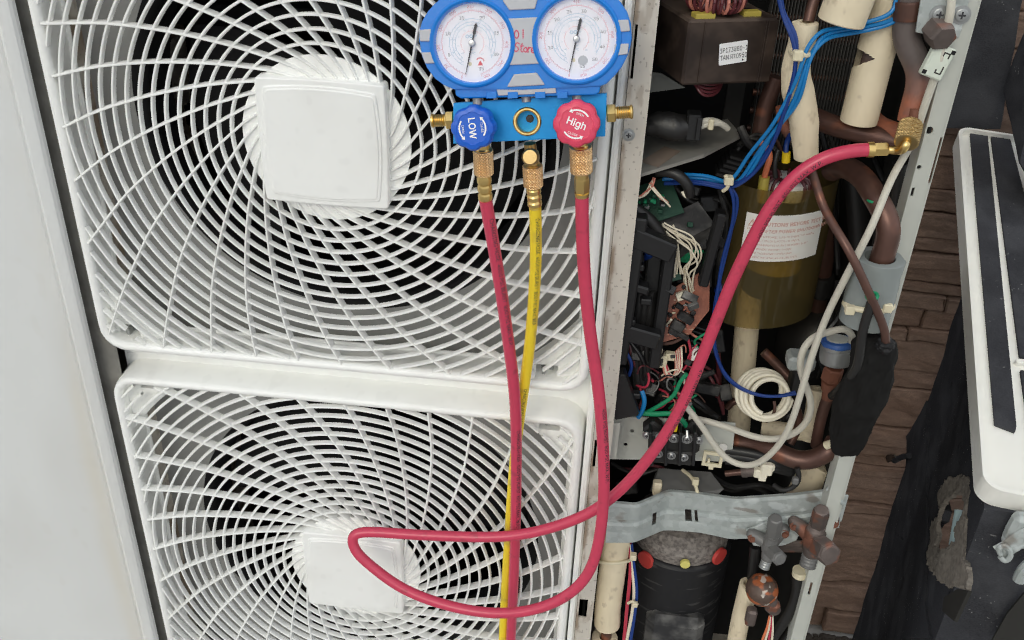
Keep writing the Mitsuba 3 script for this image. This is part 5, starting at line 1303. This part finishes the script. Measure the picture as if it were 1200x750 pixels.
# pressure sensor
pr = thing('pressure_sensor', 'round pressure sensor with a blue sealed top on a copper stem', 'sensor')
s0, s1, s2, s3 = P(982, 400, 0.040), P(979, 427, 0.036), P(973, 446, 0.036), P(970, 466, 0.040)
add(rod(s1, s0, [(0, 0.012), (0.1, 0.0185), (0.25, 0.0200), (0.72, 0.0200), (0.74, 0.0190), (1, 0.0190)]), 'm_zinc', 'body', pr)
ax_ = unit(s0 - s1); add(lumpy(rod(s0 - ax_ * 0.004, s0 + ax_ * 0.003, [(0, 0.0195), (0.3, 0.0200), (0.8, 0.0190), (1, 0.015)], 40), 0.0009, 160, 3), 'm_bluecap', 'blue_seal', pr)
add(lathe([(0.014, 0), (0.0138, 0.0012), (0.011, 0.002)], frame(s0 + ax_ * 0.0025, ax_), 24), 'm_grayinstop', 'grey_potting', pr)
add([hexa(s2, s1 + (s2 - s1) * 0.2, 0.0125)], 'm_bronze', 'hex', pr, smooth=20)
add([rod(s3, s2, [(0, 0.0075), (0.5, 0.0078), (0.55, 0.0100), (1, 0.0105)])], 'm_bronze', 'neck', pr)
add(tube([s3, P(965, 480, 0.045), P(960, 500, 0.05), P(956, 522, 0.055)], 0.0072), 'm_copper', 'stem', pr)
gbx = thing('solenoid_block', 'small zinc-plated block behind the crossing white cables', 'solenoid')
add(bx(P(938, 422, 0.07), [0.034, 0.03, 0.020], 0.004), 'm_galv', 'cap', gbx, smooth=False); add(bx(P(935, 442, 0.08), [0.020, 0.024, 0.034], 0.003), 'm_rubber', 'coil', gbx, smooth=False)
# accumulator: black glossy vessel at the back
ac = thing('accumulator', 'black accumulator vessel at the back behind the amber tube', 'accumulator')
b0, b1 = P(945, 560, 0.22), P(958, 362, 0.22)
add(rod(b0, b1, [(0, 0.05), (0.02, 0.056), (0.8, 0.056), (0.9, 0.050), (0.97, 0.030), (1.0, 0.013)], 40), 'm_rubber', 'vessel', ac)
add(tP([(958, 362, 0.22), (962, 335, 0.2), (966, 310, 0.19), (968, 270, 0.18), (965, 230, 0.18)], 0.0115, 18), 'm_copper', 'riser', ac)
add(rod(P(962, 345, 0.195), P(964, 322, 0.192), [(0, 0.015), (0.2, 0.0165), (0.8, 0.0165), (1, 0.015)]), 'm_rubber', 'collar', ac)
add(tP([(1000, 196, 0.14), (1006, 250, 0.14), (1008, 320, 0.14), (1004, 400, 0.14)], 0.014, 18), 'm_rubber', 'black_pipe', label='black insulated riser behind the thin copper pipe', cat='pipe')
add(tP([(1056, 190, 0.05), (1050, 260, 0.05), (1032, 330, 0.05)], 0.010, 16), 'm_rubber', 'black_pipe', label='black insulated riser left of the right post', cat='pipe')

# service valve at upper right: capped hex stem and wire clip
sc_ = thing('service_valve_cap', 'grey-brown hexagonal valve cap under the two screws at upper right', 'valve cap')
h0, h1 = P(1094, 32, 0.000), P(1107, 46, -0.022)
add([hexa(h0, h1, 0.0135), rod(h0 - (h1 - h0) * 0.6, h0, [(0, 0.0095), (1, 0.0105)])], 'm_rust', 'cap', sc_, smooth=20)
wc = thing('wire_clip', 'pale green plastic clip holding the white cable on the right post', 'clip')
MC = frame(P(1098, 72, -0.012), [0, -1, 0.15], P(1112, 74, -0.012) - P(1085, 71, -0.012)); MC = MC @ trimesh.transformations.rotation_matrix(math.radians(-14), [0, 0, 1])
add(bx([0, 0, 0], [0.021, 0.032, 0.012], 0.0015, MC), 'm_plasticgreen', 'body', wc, smooth=False)
for s_ in (1, -1):
    b = LineString([(0.0065, s_ * 0.004 + 0.0015), (0.0065, s_ * 0.010), (0.001, s_ * 0.010), (0.001, s_ * 0.0065)]).buffer(0.0006, cap_style='flat')
    add(plate(b, 0.0058, 0.0065, 0, MC), 'm_inside', 'slot_edge', wc, smooth=False)
    add(bx([-0.0085 if s_ < 0 else 0.0085, s_ * 0.0125, 0.006], [0.004, 0.004, 0.0012], 0.0003, MC), 'm_dark', 'corner_hole', wc, smooth=False)

# ------------------------------------------------------------------ compressor and stop valves
co = thing('compressor', 'black-jacketed compressor with red stickers below the galvanised bracket', 'compressor')
c0, c1 = P(788, 860, 0.135), P(797, 615, 0.135); c0[:2] = c1[:2]
dm = lambda r_, h: (r_, h)
Lc = c1[2] - c0[2]
add(lathe([(0.078, 0), (0.080, 0.01), (0.080, Lc - 0.018), (0.077, Lc - 0.014), (0.074, Lc - 0.013)], frame(c0, [0, 0, 1]), 64), 'm_jacket', 'jacket', co)
add(lumpy(lathe([(0.0735, Lc - 0.03), (0.0735, Lc + 0.004), (0.068, Lc + 0.014), (0.066, Lc + 0.015), (0.055, Lc + 0.024), (0.03, Lc + 0.030), (0.004, Lc + 0.032)], frame(c0, [0, 0, 1]), 64), 0.0011, 170, 4, 0.006), 'm_castdome', 'dome', co)
bxm = bx([0, 0, 0], [0.088, 0.045, 0.17], 0.012); bxm.apply_translation(P(788, 742, 0.062) + np.array([0, 0, -0.035]))
add(lumpy(bxm, 0.0016, 50, 2, 0.008), 'm_dustgray', 'terminal_cover', co, smooth=40)
for x, y, r_, mk, dx in ((756, 656.5, 0.0138, 'm_sticker', 0), (844, 652.5, 0.0138, 'm_sticker', 0), (803, 661.5, 0.0072, 'm_stickery', 0)):
    d = ray(x, y); o = CAM - c1; A2 = d[0]**2 + d[1]**2; B2 = o[0] * d[0] + o[1] * d[1]; C2 = o[0]**2 + o[1]**2 - 0.0803**2
    tt = (-B2 - math.sqrt(max(B2 * B2 - A2 * C2, 0))) / A2; q = CAM + d * tt; nn = unit([q[0] - c1[0], q[1] - c1[1], 0])
    m = lathe([(r_, -0.004), (r_, 0.0002), (r_ * 0.98, 0.0008)], frame(q, nn, (0, 0, 1)), 30)
    add(m, mk, 'sticker', co, smooth=30, label='round yellow sticker' if mk == 'm_stickery' else None)
# wires down the left of the compressor
for i, (m_, dx, lab) in enumerate((('m_redwire', 0, 'red wire'), ('m_whitewire', 3.5, 'cream wire'), ('m_navywire', 8, 'dark blue wire'))):
    add(tP([(738 + dx * 0.2, 637, 0.03), (739 + dx * 0.4, 660, 0.024), (741 + dx * 0.6 if i else 737, 690, 0.02), (738 + dx * 0.7 - 4 * (i == 0), 720, 0.02), (731 + dx, 750, 0.02), (722 + dx, 800, 0.02)], 0.0026, 10), m_, 'compressor_wire', label=f'{lab} running down between cream pipe and compressor', cat='wire')
add([bx(P(744, 708, 0.012), [0.008, 0.008, 0.007], 0.001), tP([(736, 707, 0.012), (741, 705, 0.009), (747, 708, 0.012)], 0.002, 8)], 'm_tie', 'cable_tie', smooth=30, label='small pale cable tie round the wires beside the compressor', cat='cable tie')


def valve(name, lab, m_, cap0, cap1, rc, b0_, b1_, rb_, n0, n1, rn, t0, t1, rt, lugs, mthread):
    k = thing(name, lab, 'valve')
    B0, B1 = P(*b0_), P(*b1_); C0, C1, N0, N1 = P(*cap0), P(*cap1), P(*n0), P(*n1)
    ball = lambda c, r_: trimesh.creation.icosphere(3, r_).apply_translation(c)
    hull = lambda *m: trimesh.convex.convex_hull(np.vstack([q_.vertices for q_ in m]))
    mid = (B0 + B1) / 2
    bodies = [hull(ball(B0, rb_ * 0.95), ball(B1, rb_ * 0.80)), hull(ball(mid, rb_), ball(N0, rn * 0.86)), hull(ball(B0, rb_ * 0.95), ball(C0, rc * 0.82)), rod(C0 - unit(C1 - C0) * 0.003, C0 + unit(C1 - C0) * 0.001, [(0, rc * 1.02), (1, rc * 1.02)])]
    add([lumpy(m_2, 0.0004, 260, i_) for i_, m_2 in enumerate(bodies)], m_, 'body', k, smooth=40)
    capm = lambda a_, b_, r_, x_: [hexa(a_, b_, r_, x_, 0.1), rod(b_ - unit(b_ - a_) * 0.001, b_ + unit(b_ - a_) * 0.0016, [(0, r_ * 0.82), (0.6, r_ * 0.8), (1, r_ * 0.62)])]
    add(capm(C0, C1, rc, (0.4, 0.3, 0)), m_, 'cap', k, smooth=20)
    add(capm(N0, N1, rn, (0.3, 0.2, 1)), m_, 'flare_nut', k, smooth=20)
    add(rod(P(*t0), P(*t1), [(0, rt)] + [(x, rt * (1 if i_ % 2 else 0.92)) for i_, x in enumerate(np.linspace(0.3, 0.9, 7))] + [(0.95, rt * 1.0), (1, rt * 0.9)]), mthread, 'thread', k)
    up_ = np.array([0, 0.007, 0.002])
    add([hull(ball(P(*q_) + up_, 0.0082), ball(mid + up_, rb_ * 0.85)) for q_ in lugs], m_, 'flange', k, smooth=40)
    for q_ in lugs:
        c = P(*q_); add([rod(c + [0, 0.002, 0], c + [0, -0.0045, 0.0015], [(0, 0.0068), (0.5, 0.0064), (0.55, 0.0042), (1, 0.0036)], 16)], 'm_bronze', 'bolt', k)
    return k


valve('stop_valve', 'grey cast stop valve with hexagonal caps, left of the two on the bracket', 'm_castgray', (906, 626, 0.008), (909, 608, -0.002), 0.0100, (904, 634, 0.010), (900, 652, 0.004), 0.0112, (905, 646, 0.0), (914, 655, -0.018), 0.0112,
      (900, 652, 0.008), (895, 666, 0.002), 0.0074, [(882, 631, 0.020), (919, 626, 0.018)], 'm_zinc')
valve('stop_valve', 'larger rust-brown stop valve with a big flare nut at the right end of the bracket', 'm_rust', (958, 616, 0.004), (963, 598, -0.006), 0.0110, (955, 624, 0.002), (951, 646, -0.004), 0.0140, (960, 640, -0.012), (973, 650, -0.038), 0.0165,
      (951, 645, 0.0), (946, 664, -0.008), 0.0112, [(931, 617, 0.016), (977, 614, 0.006)], 'm_castgray')
pl2 = Polygon([tuple(P(x, y, 0.030)[[0, 2]]) for x, y in ((876, 622), (900, 612), (922, 612), (936, 622), (932, 632), (920, 637), (904, 640), (884, 638))]).buffer(0.002)
add(to_xz(plate(pl2, -0.032, -0.029, 0.0008)), 'm_galv', 'valve_plate', unitk, smooth=False)
# capped valve at the bottom with connector and leads
bv = thing('bottom_valve', 'round rusty brown capped valve with orange and white leads below the stop valves', 'valve')
q = P(893, 690, 0.010)
add(lumpy(lathe([(0.016, -0.018), (0.0215, -0.014), (0.0228, -0.003), (0.0205, 0.007), (0.0135, 0.0135), (0.002, 0.0165)], frame(q, unit([-0.15, -0.5, 0.85])), 40), 0.0009, 130, 6), 'm_capvalve', 'cap', bv)
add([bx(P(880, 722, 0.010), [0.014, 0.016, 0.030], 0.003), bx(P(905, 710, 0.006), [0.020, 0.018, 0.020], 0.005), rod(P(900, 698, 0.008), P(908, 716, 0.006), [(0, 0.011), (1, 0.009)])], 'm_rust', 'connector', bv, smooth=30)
for i, m_ in enumerate(('m_orangewire', 'm_whitewire', 'm_redwire', 'm_whitewire')):
    add(tP([(902 + i, 722, 0.008), (898 + 2.5 * i, 738, 0.008), (892 + 4 * i, 755, 0.01), (892 + 3 * i, 800, 0.01)], 0.0018, 8), m_, 'lead', bv)
add(tP([(934, 672, 0.02), (934, 690, 0.02), (926, 715, 0.02), (910, 740, 0.02), (892, 770, 0.02)], 0.0082, 16), 'm_rubber', 'black_cable', label='upper thick black cable below the rusty stop valve', cat='cable')
add(tP([(940, 672, 0.026), (941, 700, 0.026), (934, 728, 0.026), (915, 756, 0.026)], 0.0082, 16), 'm_rubber', 'black_cable', label='lower thick black cable beside the right post', cat='cable')
add(rod(P(938, 668, 0.016), P(937, 674, 0.016), [(0, 0.0105), (1, 0.0105)]), 'm_tie', 'cable_band', label='pale band round the black cables below the rusty valve', cat='cable tie')
add(tP([(885, 640, 0.05), (882, 670, 0.05), (878, 700, 0.06)], 0.0075, 14), 'm_rubber', 'black_pipe', label='black insulated pipe under the grey stop valve', cat='pipe')
add(tP([(913, 640, 0.04), (930, 640, 0.03), (944, 640, 0.02)], 0.0085, 14), 'm_rust', 'valve_pipe', label='short rusty pipe between the two stop valves', cat='pipe')

# ------------------------------------------------------------------ right: black padded cover and the white-rimmed panel on it
fr = P(1150, 575, -0.04)                             # front-left corner of the panel, raised at the back
bkp = P(1121, 152, 0.70)
pd = unit(bkp - fr); PLn = np.linalg.norm(bkp - fr)
pn_ = unit(np.cross(unit([1, -0.2493 * 0, 0]), pd)); pn_ = pn_ if pn_[2] > 0 else -pn_
qx = onplane(1200, 587, fr, pn_) - fr; xdir = unit(qx - pd * np.dot(qx, pd))
MP = np.eye(4); MP[:3, 0], MP[:3, 1], MP[:3, 2], MP[:3, 3] = xdir, pd, pn_, fr
IP = np.linalg.inv(MP)


def Q(px, py): return (IP @ np.r_[onplane(px, py, fr, pn_), 1])[:2]


wp = thing('removed_panel', 'white-rimmed panel with black felt strips lying face down at the right edge', 'panel')
PW = 0.40
basep = rrect(0, 0, PW, PLn, 0.022)
add(plate(basep, -0.022, -0.004, 0.0, MP), 'm_palecreme', 'back', wp, smooth=False)
rimp = basep.difference(rrect(0.0055, 0.0055, PW - 0.0055, PLn - 0.0055, 0.018))
add(plate(basep.buffer(0), -0.024, -0.0222, 0, MP), 'm_palecreme', 'underside', wp, smooth=False)
rim_ = trimesh.creation.extrude_polygon(rimp, 0.014, engine='earcut'); rim_.apply_translation([0, 0, -0.006]); rim_.apply_transform(MP)
add(rim_, 'm_palecreme', 'rim', wp, smooth=20)
f1 = Polygon([Q(1137, 155), Q(1157, 155), Q(1191, 500), Q(1189.5, 506), Q(1166, 497)])
f2_ = Polygon([Q(1161, 155), Q(1183, 160), Q(1201, 230), Q(1225, 420), Q(1195, 418)])
f3_ = Polygon([Q(1196, 434), Q(1228, 437), Q(1240, 560), Q(1206, 505)])
for ff_ in (f1, f2_, f3_):
    if not ff_.is_valid: ff_ = ff_.buffer(0)
    add(plate(ff_, -0.004, 0.0006, 0.0, MP), 'm_felt', 'felt_strip', wp, smooth=False)
r0, r1 = Q(1193, 425), Q(1240, 428)
add(plate(LineString([r0, r1]).buffer(0.0042), -0.004, 0.004, 0.001, MP), 'm_palecreme', 'cross_rib', wp)

kx = math.radians(14)
bd_, bs_ = np.array([math.sin(kx), math.cos(kx), 0]), np.array([math.cos(kx), -math.sin(kx), 0])      # along the left face; along the front face
FC = onplane(1156, 581, P(1156, 581, -0.035), [1, 0, 0]); FC = P(1154, 585, -0.030)
ln = np.array([bs_[0], bs_[1], 0])                    # the left face's normal (pointing right)
BK = onplane(1127, 345, FC, ln); DD = float(np.dot(BK - FC, bd_))
pc = thing('padded_cover', 'black felt-padded cover with a torn opening showing grey foam, under the white-rimmed panel', 'cover')
MB_ = np.eye(4); MB_[:3, 0], MB_[:3, 1], MB_[:3, 3] = bs_, bd_, [FC[0], FC[1], 0]
IB = np.linalg.inv(MB_)
zt0, zt1 = FC[2] - 0.004, BK[2] - 0.006


def side_px(px, py):
    """A point of the cover's left face: (distance back from the front edge, height)."""
    q_ = IB @ np.r_[onplane(px, py, FC, ln), 1]; return q_[1], q_[2]


hole_o = [side_px(x, y) for x, y in ((1104, 583), (1112, 569), (1126, 558), (1132, 562), (1134, 580), (1133, 620), (1131, 655), (1137, 683), (1124, 687), (1108, 681), (1098, 668), (1090, 655), (1091, 640), (1093, 618), (1098, 612), (1105, 610), (1108, 598))]
hole_i = [side_px(x, y) for x, y in ((1107, 602), (1112, 591), (1119, 582), (1127, 577), (1129, 594), (1128, 610), (1123, 616), (1122, 634), (1114, 644), (1105, 649), (1100, 641), (1104, 628), (1105, 614))]
zb = GZ + 0.02
bz = lambda s_: zt0 + (zt1 - zt0) * s_ / DD
sil = [(0, zb), (DD + 0.03, zb)] + [(DD + o, z) for o, z in ((0.034, -1.0), (0.020, -0.86), (0.024, -0.78), (0.010, -0.70), (0.014, -0.62), (0.004, -0.54), (0.0, -0.42))] + [(DD, bz(DD)), (0, bz(0))]
lf = Polygon(sil).difference(Polygon(hole_o).buffer(0))


def facemesh(pg, t0_, t1_, lump, seed, sub=0.018):
    """A polygon drawn on the left face (back distance, height), given thickness inwards."""
    m_ = trimesh.creation.extrude_polygon(pg, t1_ - t0_, engine='earcut')
    vv, ff = trimesh.remesh.subdivide_to_size(m_.vertices, m_.faces, sub); m_ = trimesh.Trimesh(vv, ff, process=False); m_.merge_vertices()
    x_ = m_.vertices.copy(); o = (meshkit.fbm(np.c_[x_[:, 0] * 18, x_[:, 1] * 9, x_[:, 2] * 0], 4, seed) - 0.5) * lump
    q_ = np.stack([t0_ + x_[:, 2] + o, x_[:, 0], x_[:, 1]], 1)
    m_ = trimesh.Trimesh(q_, m_.faces, process=False); m_.apply_transform(MB_); m_.fix_normals(); return m_


add(facemesh(lf, 0.0, 0.012, 0.012, 2), 'm_felt', 'side_padding', pc, smooth=40)
band = Polygon([side_px(x, y) for x, y in ((1064, 512), (1088, 470), (1088, 600), (1089, 704), (1092, 748), (1064, 748), (1061, 640))])
add(facemesh(band, -0.004, 0.004, 0.006, 5, 0.012), 'm_felt', 'edge_band', pc, smooth=40)
def ragged(pts_, amp, seed):
    r_ = resample(Polygon(pts_).exterior.coords, 0.0035); k_ = meshkit.fbm(np.c_[r_ * 130, np.zeros(len(r_))], 3, seed)[:, None] - 0.5
    k2_ = meshkit.fbm(np.c_[r_ * 130 + 50, np.zeros(len(r_))], 3, seed + 3)[:, None] - 0.5
    return Polygon(r_ + np.c_[k_, k2_] * 2 * amp).buffer(0)


pgf = ragged(hole_o, 0.009, 1).buffer(0.002).difference(ragged(hole_i, 0.005, 2))
pgf = pgf.simplify(0.0008)
mf = facemesh(pgf, -0.003, 0.003, 0.020, 2, 0.005)
add(lumpy(mf, 0.0024, 140, 3), 'm_grayfoam', 'torn_foam', pc, smooth=50)
hc = [IB @ np.r_[onplane(1119, 600, FC, ln), 1], IB @ np.r_[onplane(1114, 636, FC, ln), 1]]
pa_, pb_ = (MB_ @ [0.007, hc[0][1], hc[0][2] + 0.004, 1])[:3], (MB_ @ [0.007, hc[1][1], hc[1][2] - 0.004, 1])[:3]
add(rod(pa_, pb_, [(0, 0.0085), (1, 0.0085)]), 'm_paleblue', 'pale_blue_pipe', pc)
# front face, ragged and folded
WF = 0.40
fp = Polygon([(0, zb), (WF, zb), (WF, bz(0) - 0.0), (0, bz(0))])
m = trimesh.creation.extrude_polygon(fp, 0.014, engine='earcut'); vv, ff = trimesh.remesh.subdivide_to_size(m.vertices, m.faces, 0.014); m = trimesh.Trimesh(vv, ff, process=False); m.merge_vertices()
x = m.vertices; o = (meshkit.fbm(np.c_[x[:, 0] * 14, x[:, 1] * 10, x[:, 2] * 0 + 3], 4, 6) - 0.5) * 0.034 * np.clip(x[:, 0] / 0.03, 0, 1)
q_ = np.stack([x[:, 0], -x[:, 2] + 0.0 + o, x[:, 1]], 1); m = trimesh.Trimesh(q_, m.faces, process=False); m.apply_transform(MB_); m.fix_normals()
add(m, 'm_felt', 'front_padding', pc, smooth=40)
tv = [(0.0, bz(0)), (WF, bz(0))]
tq = np.array([[0.004, 0.004, bz(0) - 0.004], [WF, 0.004, bz(0) - 0.004], [WF, DD, bz(DD) - 0.004], [0.004, DD, bz(DD) - 0.004]]); tq2 = tq - [0, 0, 0.01]
m = trimesh.convex.convex_hull(np.vstack([tq, tq2])); m.apply_transform(MB_); add(m, 'm_felt', 'top_padding', pc, smooth=False)
# grey cardboard flaps showing low on the front and side
def front_px(px, py, off=0.0):
    return onplane(px, py, FC - bd_ * off, bd_)


fv = np.array([front_px(x, y, 0.030) for x, y in ((1205, 690), (1212, 760), (1162, 752), (1180, 720))]); fv = np.vstack([fv, fv + bd_ * 0.004])
add(trimesh.convex.convex_hull(fv), 'm_inside', 'grey_flap', pc, smooth=False)
sv_ = [onplane(x, y, FC - ln * 0.006, ln) for x, y in ((1106, 700), (1122, 690), (1135, 692), (1118, 728), (1104, 716))]
add(trimesh.convex.convex_hull(np.vstack([sv_, np.array(sv_) + ln * 0.004])), 'm_inside', 'grey_flap', pc, smooth=False)
# crumpled silver metal bracket at the right edge
cm = thing('metal_bracket', 'crumpled silvery metal strip sticking out of the black padding at the right edge', 'bracket')
p0 = [front_px(x, y, 0.035) for x, y in ((1171, 647), (1184, 640), (1197, 631), (1215, 622))]
add(sweep(spline(p0, 30), circ(1, 16) * [0.0115, 0.0035]), 'm_galv', 'strip', cm)
add(tube([front_px(x, y, 0.042) for x, y in ((1173, 650), (1171, 644), (1176, 639), (1182, 643), (1184, 652), (1178, 657), (1172, 652))], 0.0032, 8), 'm_galv', 'rolled_end', cm)
add(tube([front_px(x, y, 0.04) for x, y in ((1194, 680), (1200, 668), (1214, 655))], 0.0075, 10), 'm_galv', 'lower_strip', cm)
add(lumpy(bx(front_px(1203, 622, 0.022), [0.045, 0.02, 0.05], 0.006), 0.003, 60, 3, 0.006), 'm_galv', 'dusty_sheet', cm, smooth=40)
# strap on the cover's left side
st = tube([onplane(x, y, FC - ln * 0.01, ln) for x, y in ((1066, 534), (1056, 536), (1048, 540))], 0.006, 10)
add(st, 'm_felt', 'strap_knob', pc)
s4 = [onplane(x, y, FC - ln * 0.014, ln) for x, y in ((1050, 537), (1038, 539), (1031, 550), (1027, 563))]
add(sweep(spline(s4, 16), circ(1, 10) * [0.0016, 0.0085]), 'm_rubber', 'strap', pc)
# black slab standing behind the panel
bs0 = thing('black_slab', 'tall black padded slab standing behind the white-rimmed panel at top right', 'slab')
BY = 0.715
a, b, c, d = P(1108, 150, BY), P(1172, 151, BY), P(1176, -40, BY), P(1100, -40, BY)
m = trimesh.convex.convex_hull(np.array([a, b, c + [0, 0, 0.3], [a[0], BY, c[2] + 0.3]] + [p_ + np.array([0, 0.05, 0]) for p_ in (a, b, c + [0, 0, 0.3], [a[0], BY, c[2] + 0.3])]))
add(lumpy(m, 0.003, 14, 3, 0.03), 'm_felt', 'slab', bs0, smooth=30)
ft = thing('black_fabric', 'dark grey fabric sheet sloping down at the top right corner', 'fabric')
g = [P(1177, 108, 0.66), P(1186, 80, 0.66), P(1200, 45, 0.66), P(1240, -30, 0.66), P(1262, 60, 0.60), P(1262, 330, 0.42), P(1196, 190, 0.50), P(1186, 150, 0.58)]
m = trimesh.convex.convex_hull(np.vstack([g, np.array(g) + [0.004, 0.02, 0]])); add(lumpy(m, 0.006, 10, 6, 0.03), 'm_felt', 'sheet', ft, smooth=30)

# ------------------------------------------------------------------ the dim tangle in the depth of the compartment
cr = random.Random(21)
TANGLE = [((742, 232), (760, 262), (764, 300), (752, 345), 0.07), ((726, 300), (748, 330), (745, 372), (732, 420), 0.06), ((735, 395), (748, 430), (748, 470), (740, 492), 0.05), ((770, 440), (785, 455), (812, 452), (838, 440), 0.09),
          ((765, 470), (790, 462), (818, 468), (846, 486), 0.08), ((800, 425), (822, 432), (840, 452), (852, 482), 0.10), ((826, 388), (842, 410), (846, 440), (838, 470), 0.12), ((742, 300), (750, 345), (742, 395), (745, 440), 0.075),
          ((790, 215), (812, 232), (838, 240), (852, 268), 0.12), ((846, 225), (856, 262), (842, 305), (834, 335), 0.10), ((872, 150), (888, 166), (905, 168), (918, 185), 0.11), ((870, 172), (885, 158), (905, 172), (908, 192), 0.10),
          ((960, 130), (975, 190), (985, 250), (980, 320), 0.17), ((1020, 60), (1030, 110), (1026, 160), (1034, 210), 0.16), ((985, 330), (975, 370), (965, 400), (960, 440), 0.13), ((1000, 330), (992, 375), (985, 420), (992, 470), 0.10),
          ((720, 548), (745, 556), (770, 548), (800, 560), 0.10), ((835, 560), (860, 572), (885, 566), (915, 580), 0.10), ((850, 598), (880, 590), (905, 596), (930, 588), 0.12), ((915, 460), (925, 480), (915, 500), (900, 515), 0.12)]
WORDS_ = ('upper', 'middle', 'lower')
tk = thing('wiring_loom', 'dim tangle of black, brown and navy wires in the depth of the compartment', 'wiring')
for i, (a_, b_, c_, d_, Y) in enumerate(TANGLE):
    for j in range(2):
        o = lambda: (cr.uniform(-7, 7), cr.uniform(-7, 7), cr.uniform(-0.012, 0.012))
        pts = [P(x + q_[0], y + q_[1], Y + q_[2]) for (x, y), q_ in ((a_, o()), (b_, o()), (c_, o()), (d_, o()))]
        add(tube(pts, cr.choice([0.0022, 0.003, 0.0038, 0.005]), 9, 30), cr.choice(['m_rubber', 'm_rubber', 'm_copper', 'm_black', 'm_black', 'm_dusty', 'm_winewire']), 'wire', tk)
kb = thing('relay_cluster', 'dusty black relays and capacitors behind the black frame', 'relays')
for x, y, Y, w_, h_ in ((752, 268, 0.07, 0.022, 0.016), (745, 352, 0.06, 0.016, 0.022), (760, 372, 0.07, 0.020, 0.020), (748, 415, 0.05, 0.018, 0.016), (760, 455, 0.06, 0.022, 0.018), (838, 400, 0.11, 0.022, 0.030), (828, 455, 0.09, 0.034, 0.014), (850, 460, 0.10, 0.016, 0.022), (808, 455, 0.08, 0.018, 0.016),
                          (818, 285, 0.09, 0.020, 0.016), (830, 238, 0.12, 0.024, 0.020), (846, 275, 0.10, 0.016, 0.034), (812, 222, 0.10, 0.018, 0.012), (740, 500, 0.06, 0.016, 0.014), (735, 570, 0.09, 0.03, 0.02), (870, 590, 0.12, 0.04, 0.02)):
    M = frame(P(x, y, Y), [cr.uniform(-0.3, 0.3), -1, cr.uniform(0.2, 0.8)], (1, 0, cr.uniform(-0.4, 0.4)))
    add(bx([0, 0, 0], [w_, h_, 0.016], 0.0015, M), cr.choice(['m_dusty', 'm_dusty', 'm_black', 'm_castgray']), 'relay', kb, smooth=False)
for x, y, Y in ((758, 300, 0.06), (735, 352, 0.045), (752, 392, 0.05), (842, 340, 0.10), (825, 405, 0.09)):
    p_ = P(x, y, Y); add(rod(p_, p_ + np.array([0.002, -0.014, 0.012]), [(0, 0.006), (0.9, 0.006), (1, 0.005)], 20), cr.choice(['m_dusty', 'm_navywire', 'm_castgray']), 'capacitor', kb)
hx = thing('heat_exchanger', 'dark finned heat exchanger at the back of the compartment', 'heat exchanger')
for i in range(9):
    z = 0.15 - 0.025 * i
    add(rod([0.50, 0.30, z], [0.64, 0.30, z], [(0, 0.0048), (1, 0.0048)], 14), 'm_copper', 'tube', hx)
fm = [bx([0.505 + 0.004 * i, 0.30, 0.05], [0.0006, 0.03, 0.24], 0.0001) for i in range(34)]
add(fm, 'm_castgray', 'fins', hx, smooth=False, kind='stuff')
fw = thing('loose_wires', 'loose thin red, white and green wires among the boards left of the red hose', 'wires')
for i in range(34):
    x, y = cr.uniform(742, 826), cr.uniform(376, 476)
    x = min(x, 838 - (y - 376) * 0.42); Y = cr.uniform(0.035, 0.07); a_ = cr.uniform(0, 6.28); L_ = cr.uniform(10, 26)
    pts = [P(x + L_ * math.cos(a_ + 0.5 * j) * (j - 1.2) * 0.6 + cr.uniform(-3, 3), y + L_ * math.sin(a_ + 0.5 * j) * (j - 1.2) * 0.6 + cr.uniform(-3, 3), Y + cr.uniform(-0.008, 0.008)) for j in range(4)]
    add(tube(pts, cr.choice([0.0009, 0.0012, 0.0016]), 7, 22), cr.choice(['m_pinkwire', 'm_whitewire', 'm_copper', 'm_redwire', 'm_winewire', 'm_rubber', 'm_greenwire', 'm_castgray']), 'wire', fw)
for i in range(26):
    x, y = cr.uniform(735, 815), cr.uniform(262, 478); Y = cr.uniform(0.03, 0.075); s_ = cr.uniform(0.004, 0.011)
    M = frame(P(x, y, Y), [cr.uniform(-0.4, 0.4), -1, cr.uniform(0, 0.9)], (1, 0, cr.uniform(-0.6, 0.6)))
    add(bx([0, 0, 0], [s_ * cr.uniform(0.8, 2), s_, s_ * 0.8], 0.0006, M), cr.choice(['m_dusty', 'm_dustgray', 'm_black', 'm_castgray', 'm_tie', 'm_green', 'm_black', 'm_dusty']), 'small_part', kb, smooth=False)
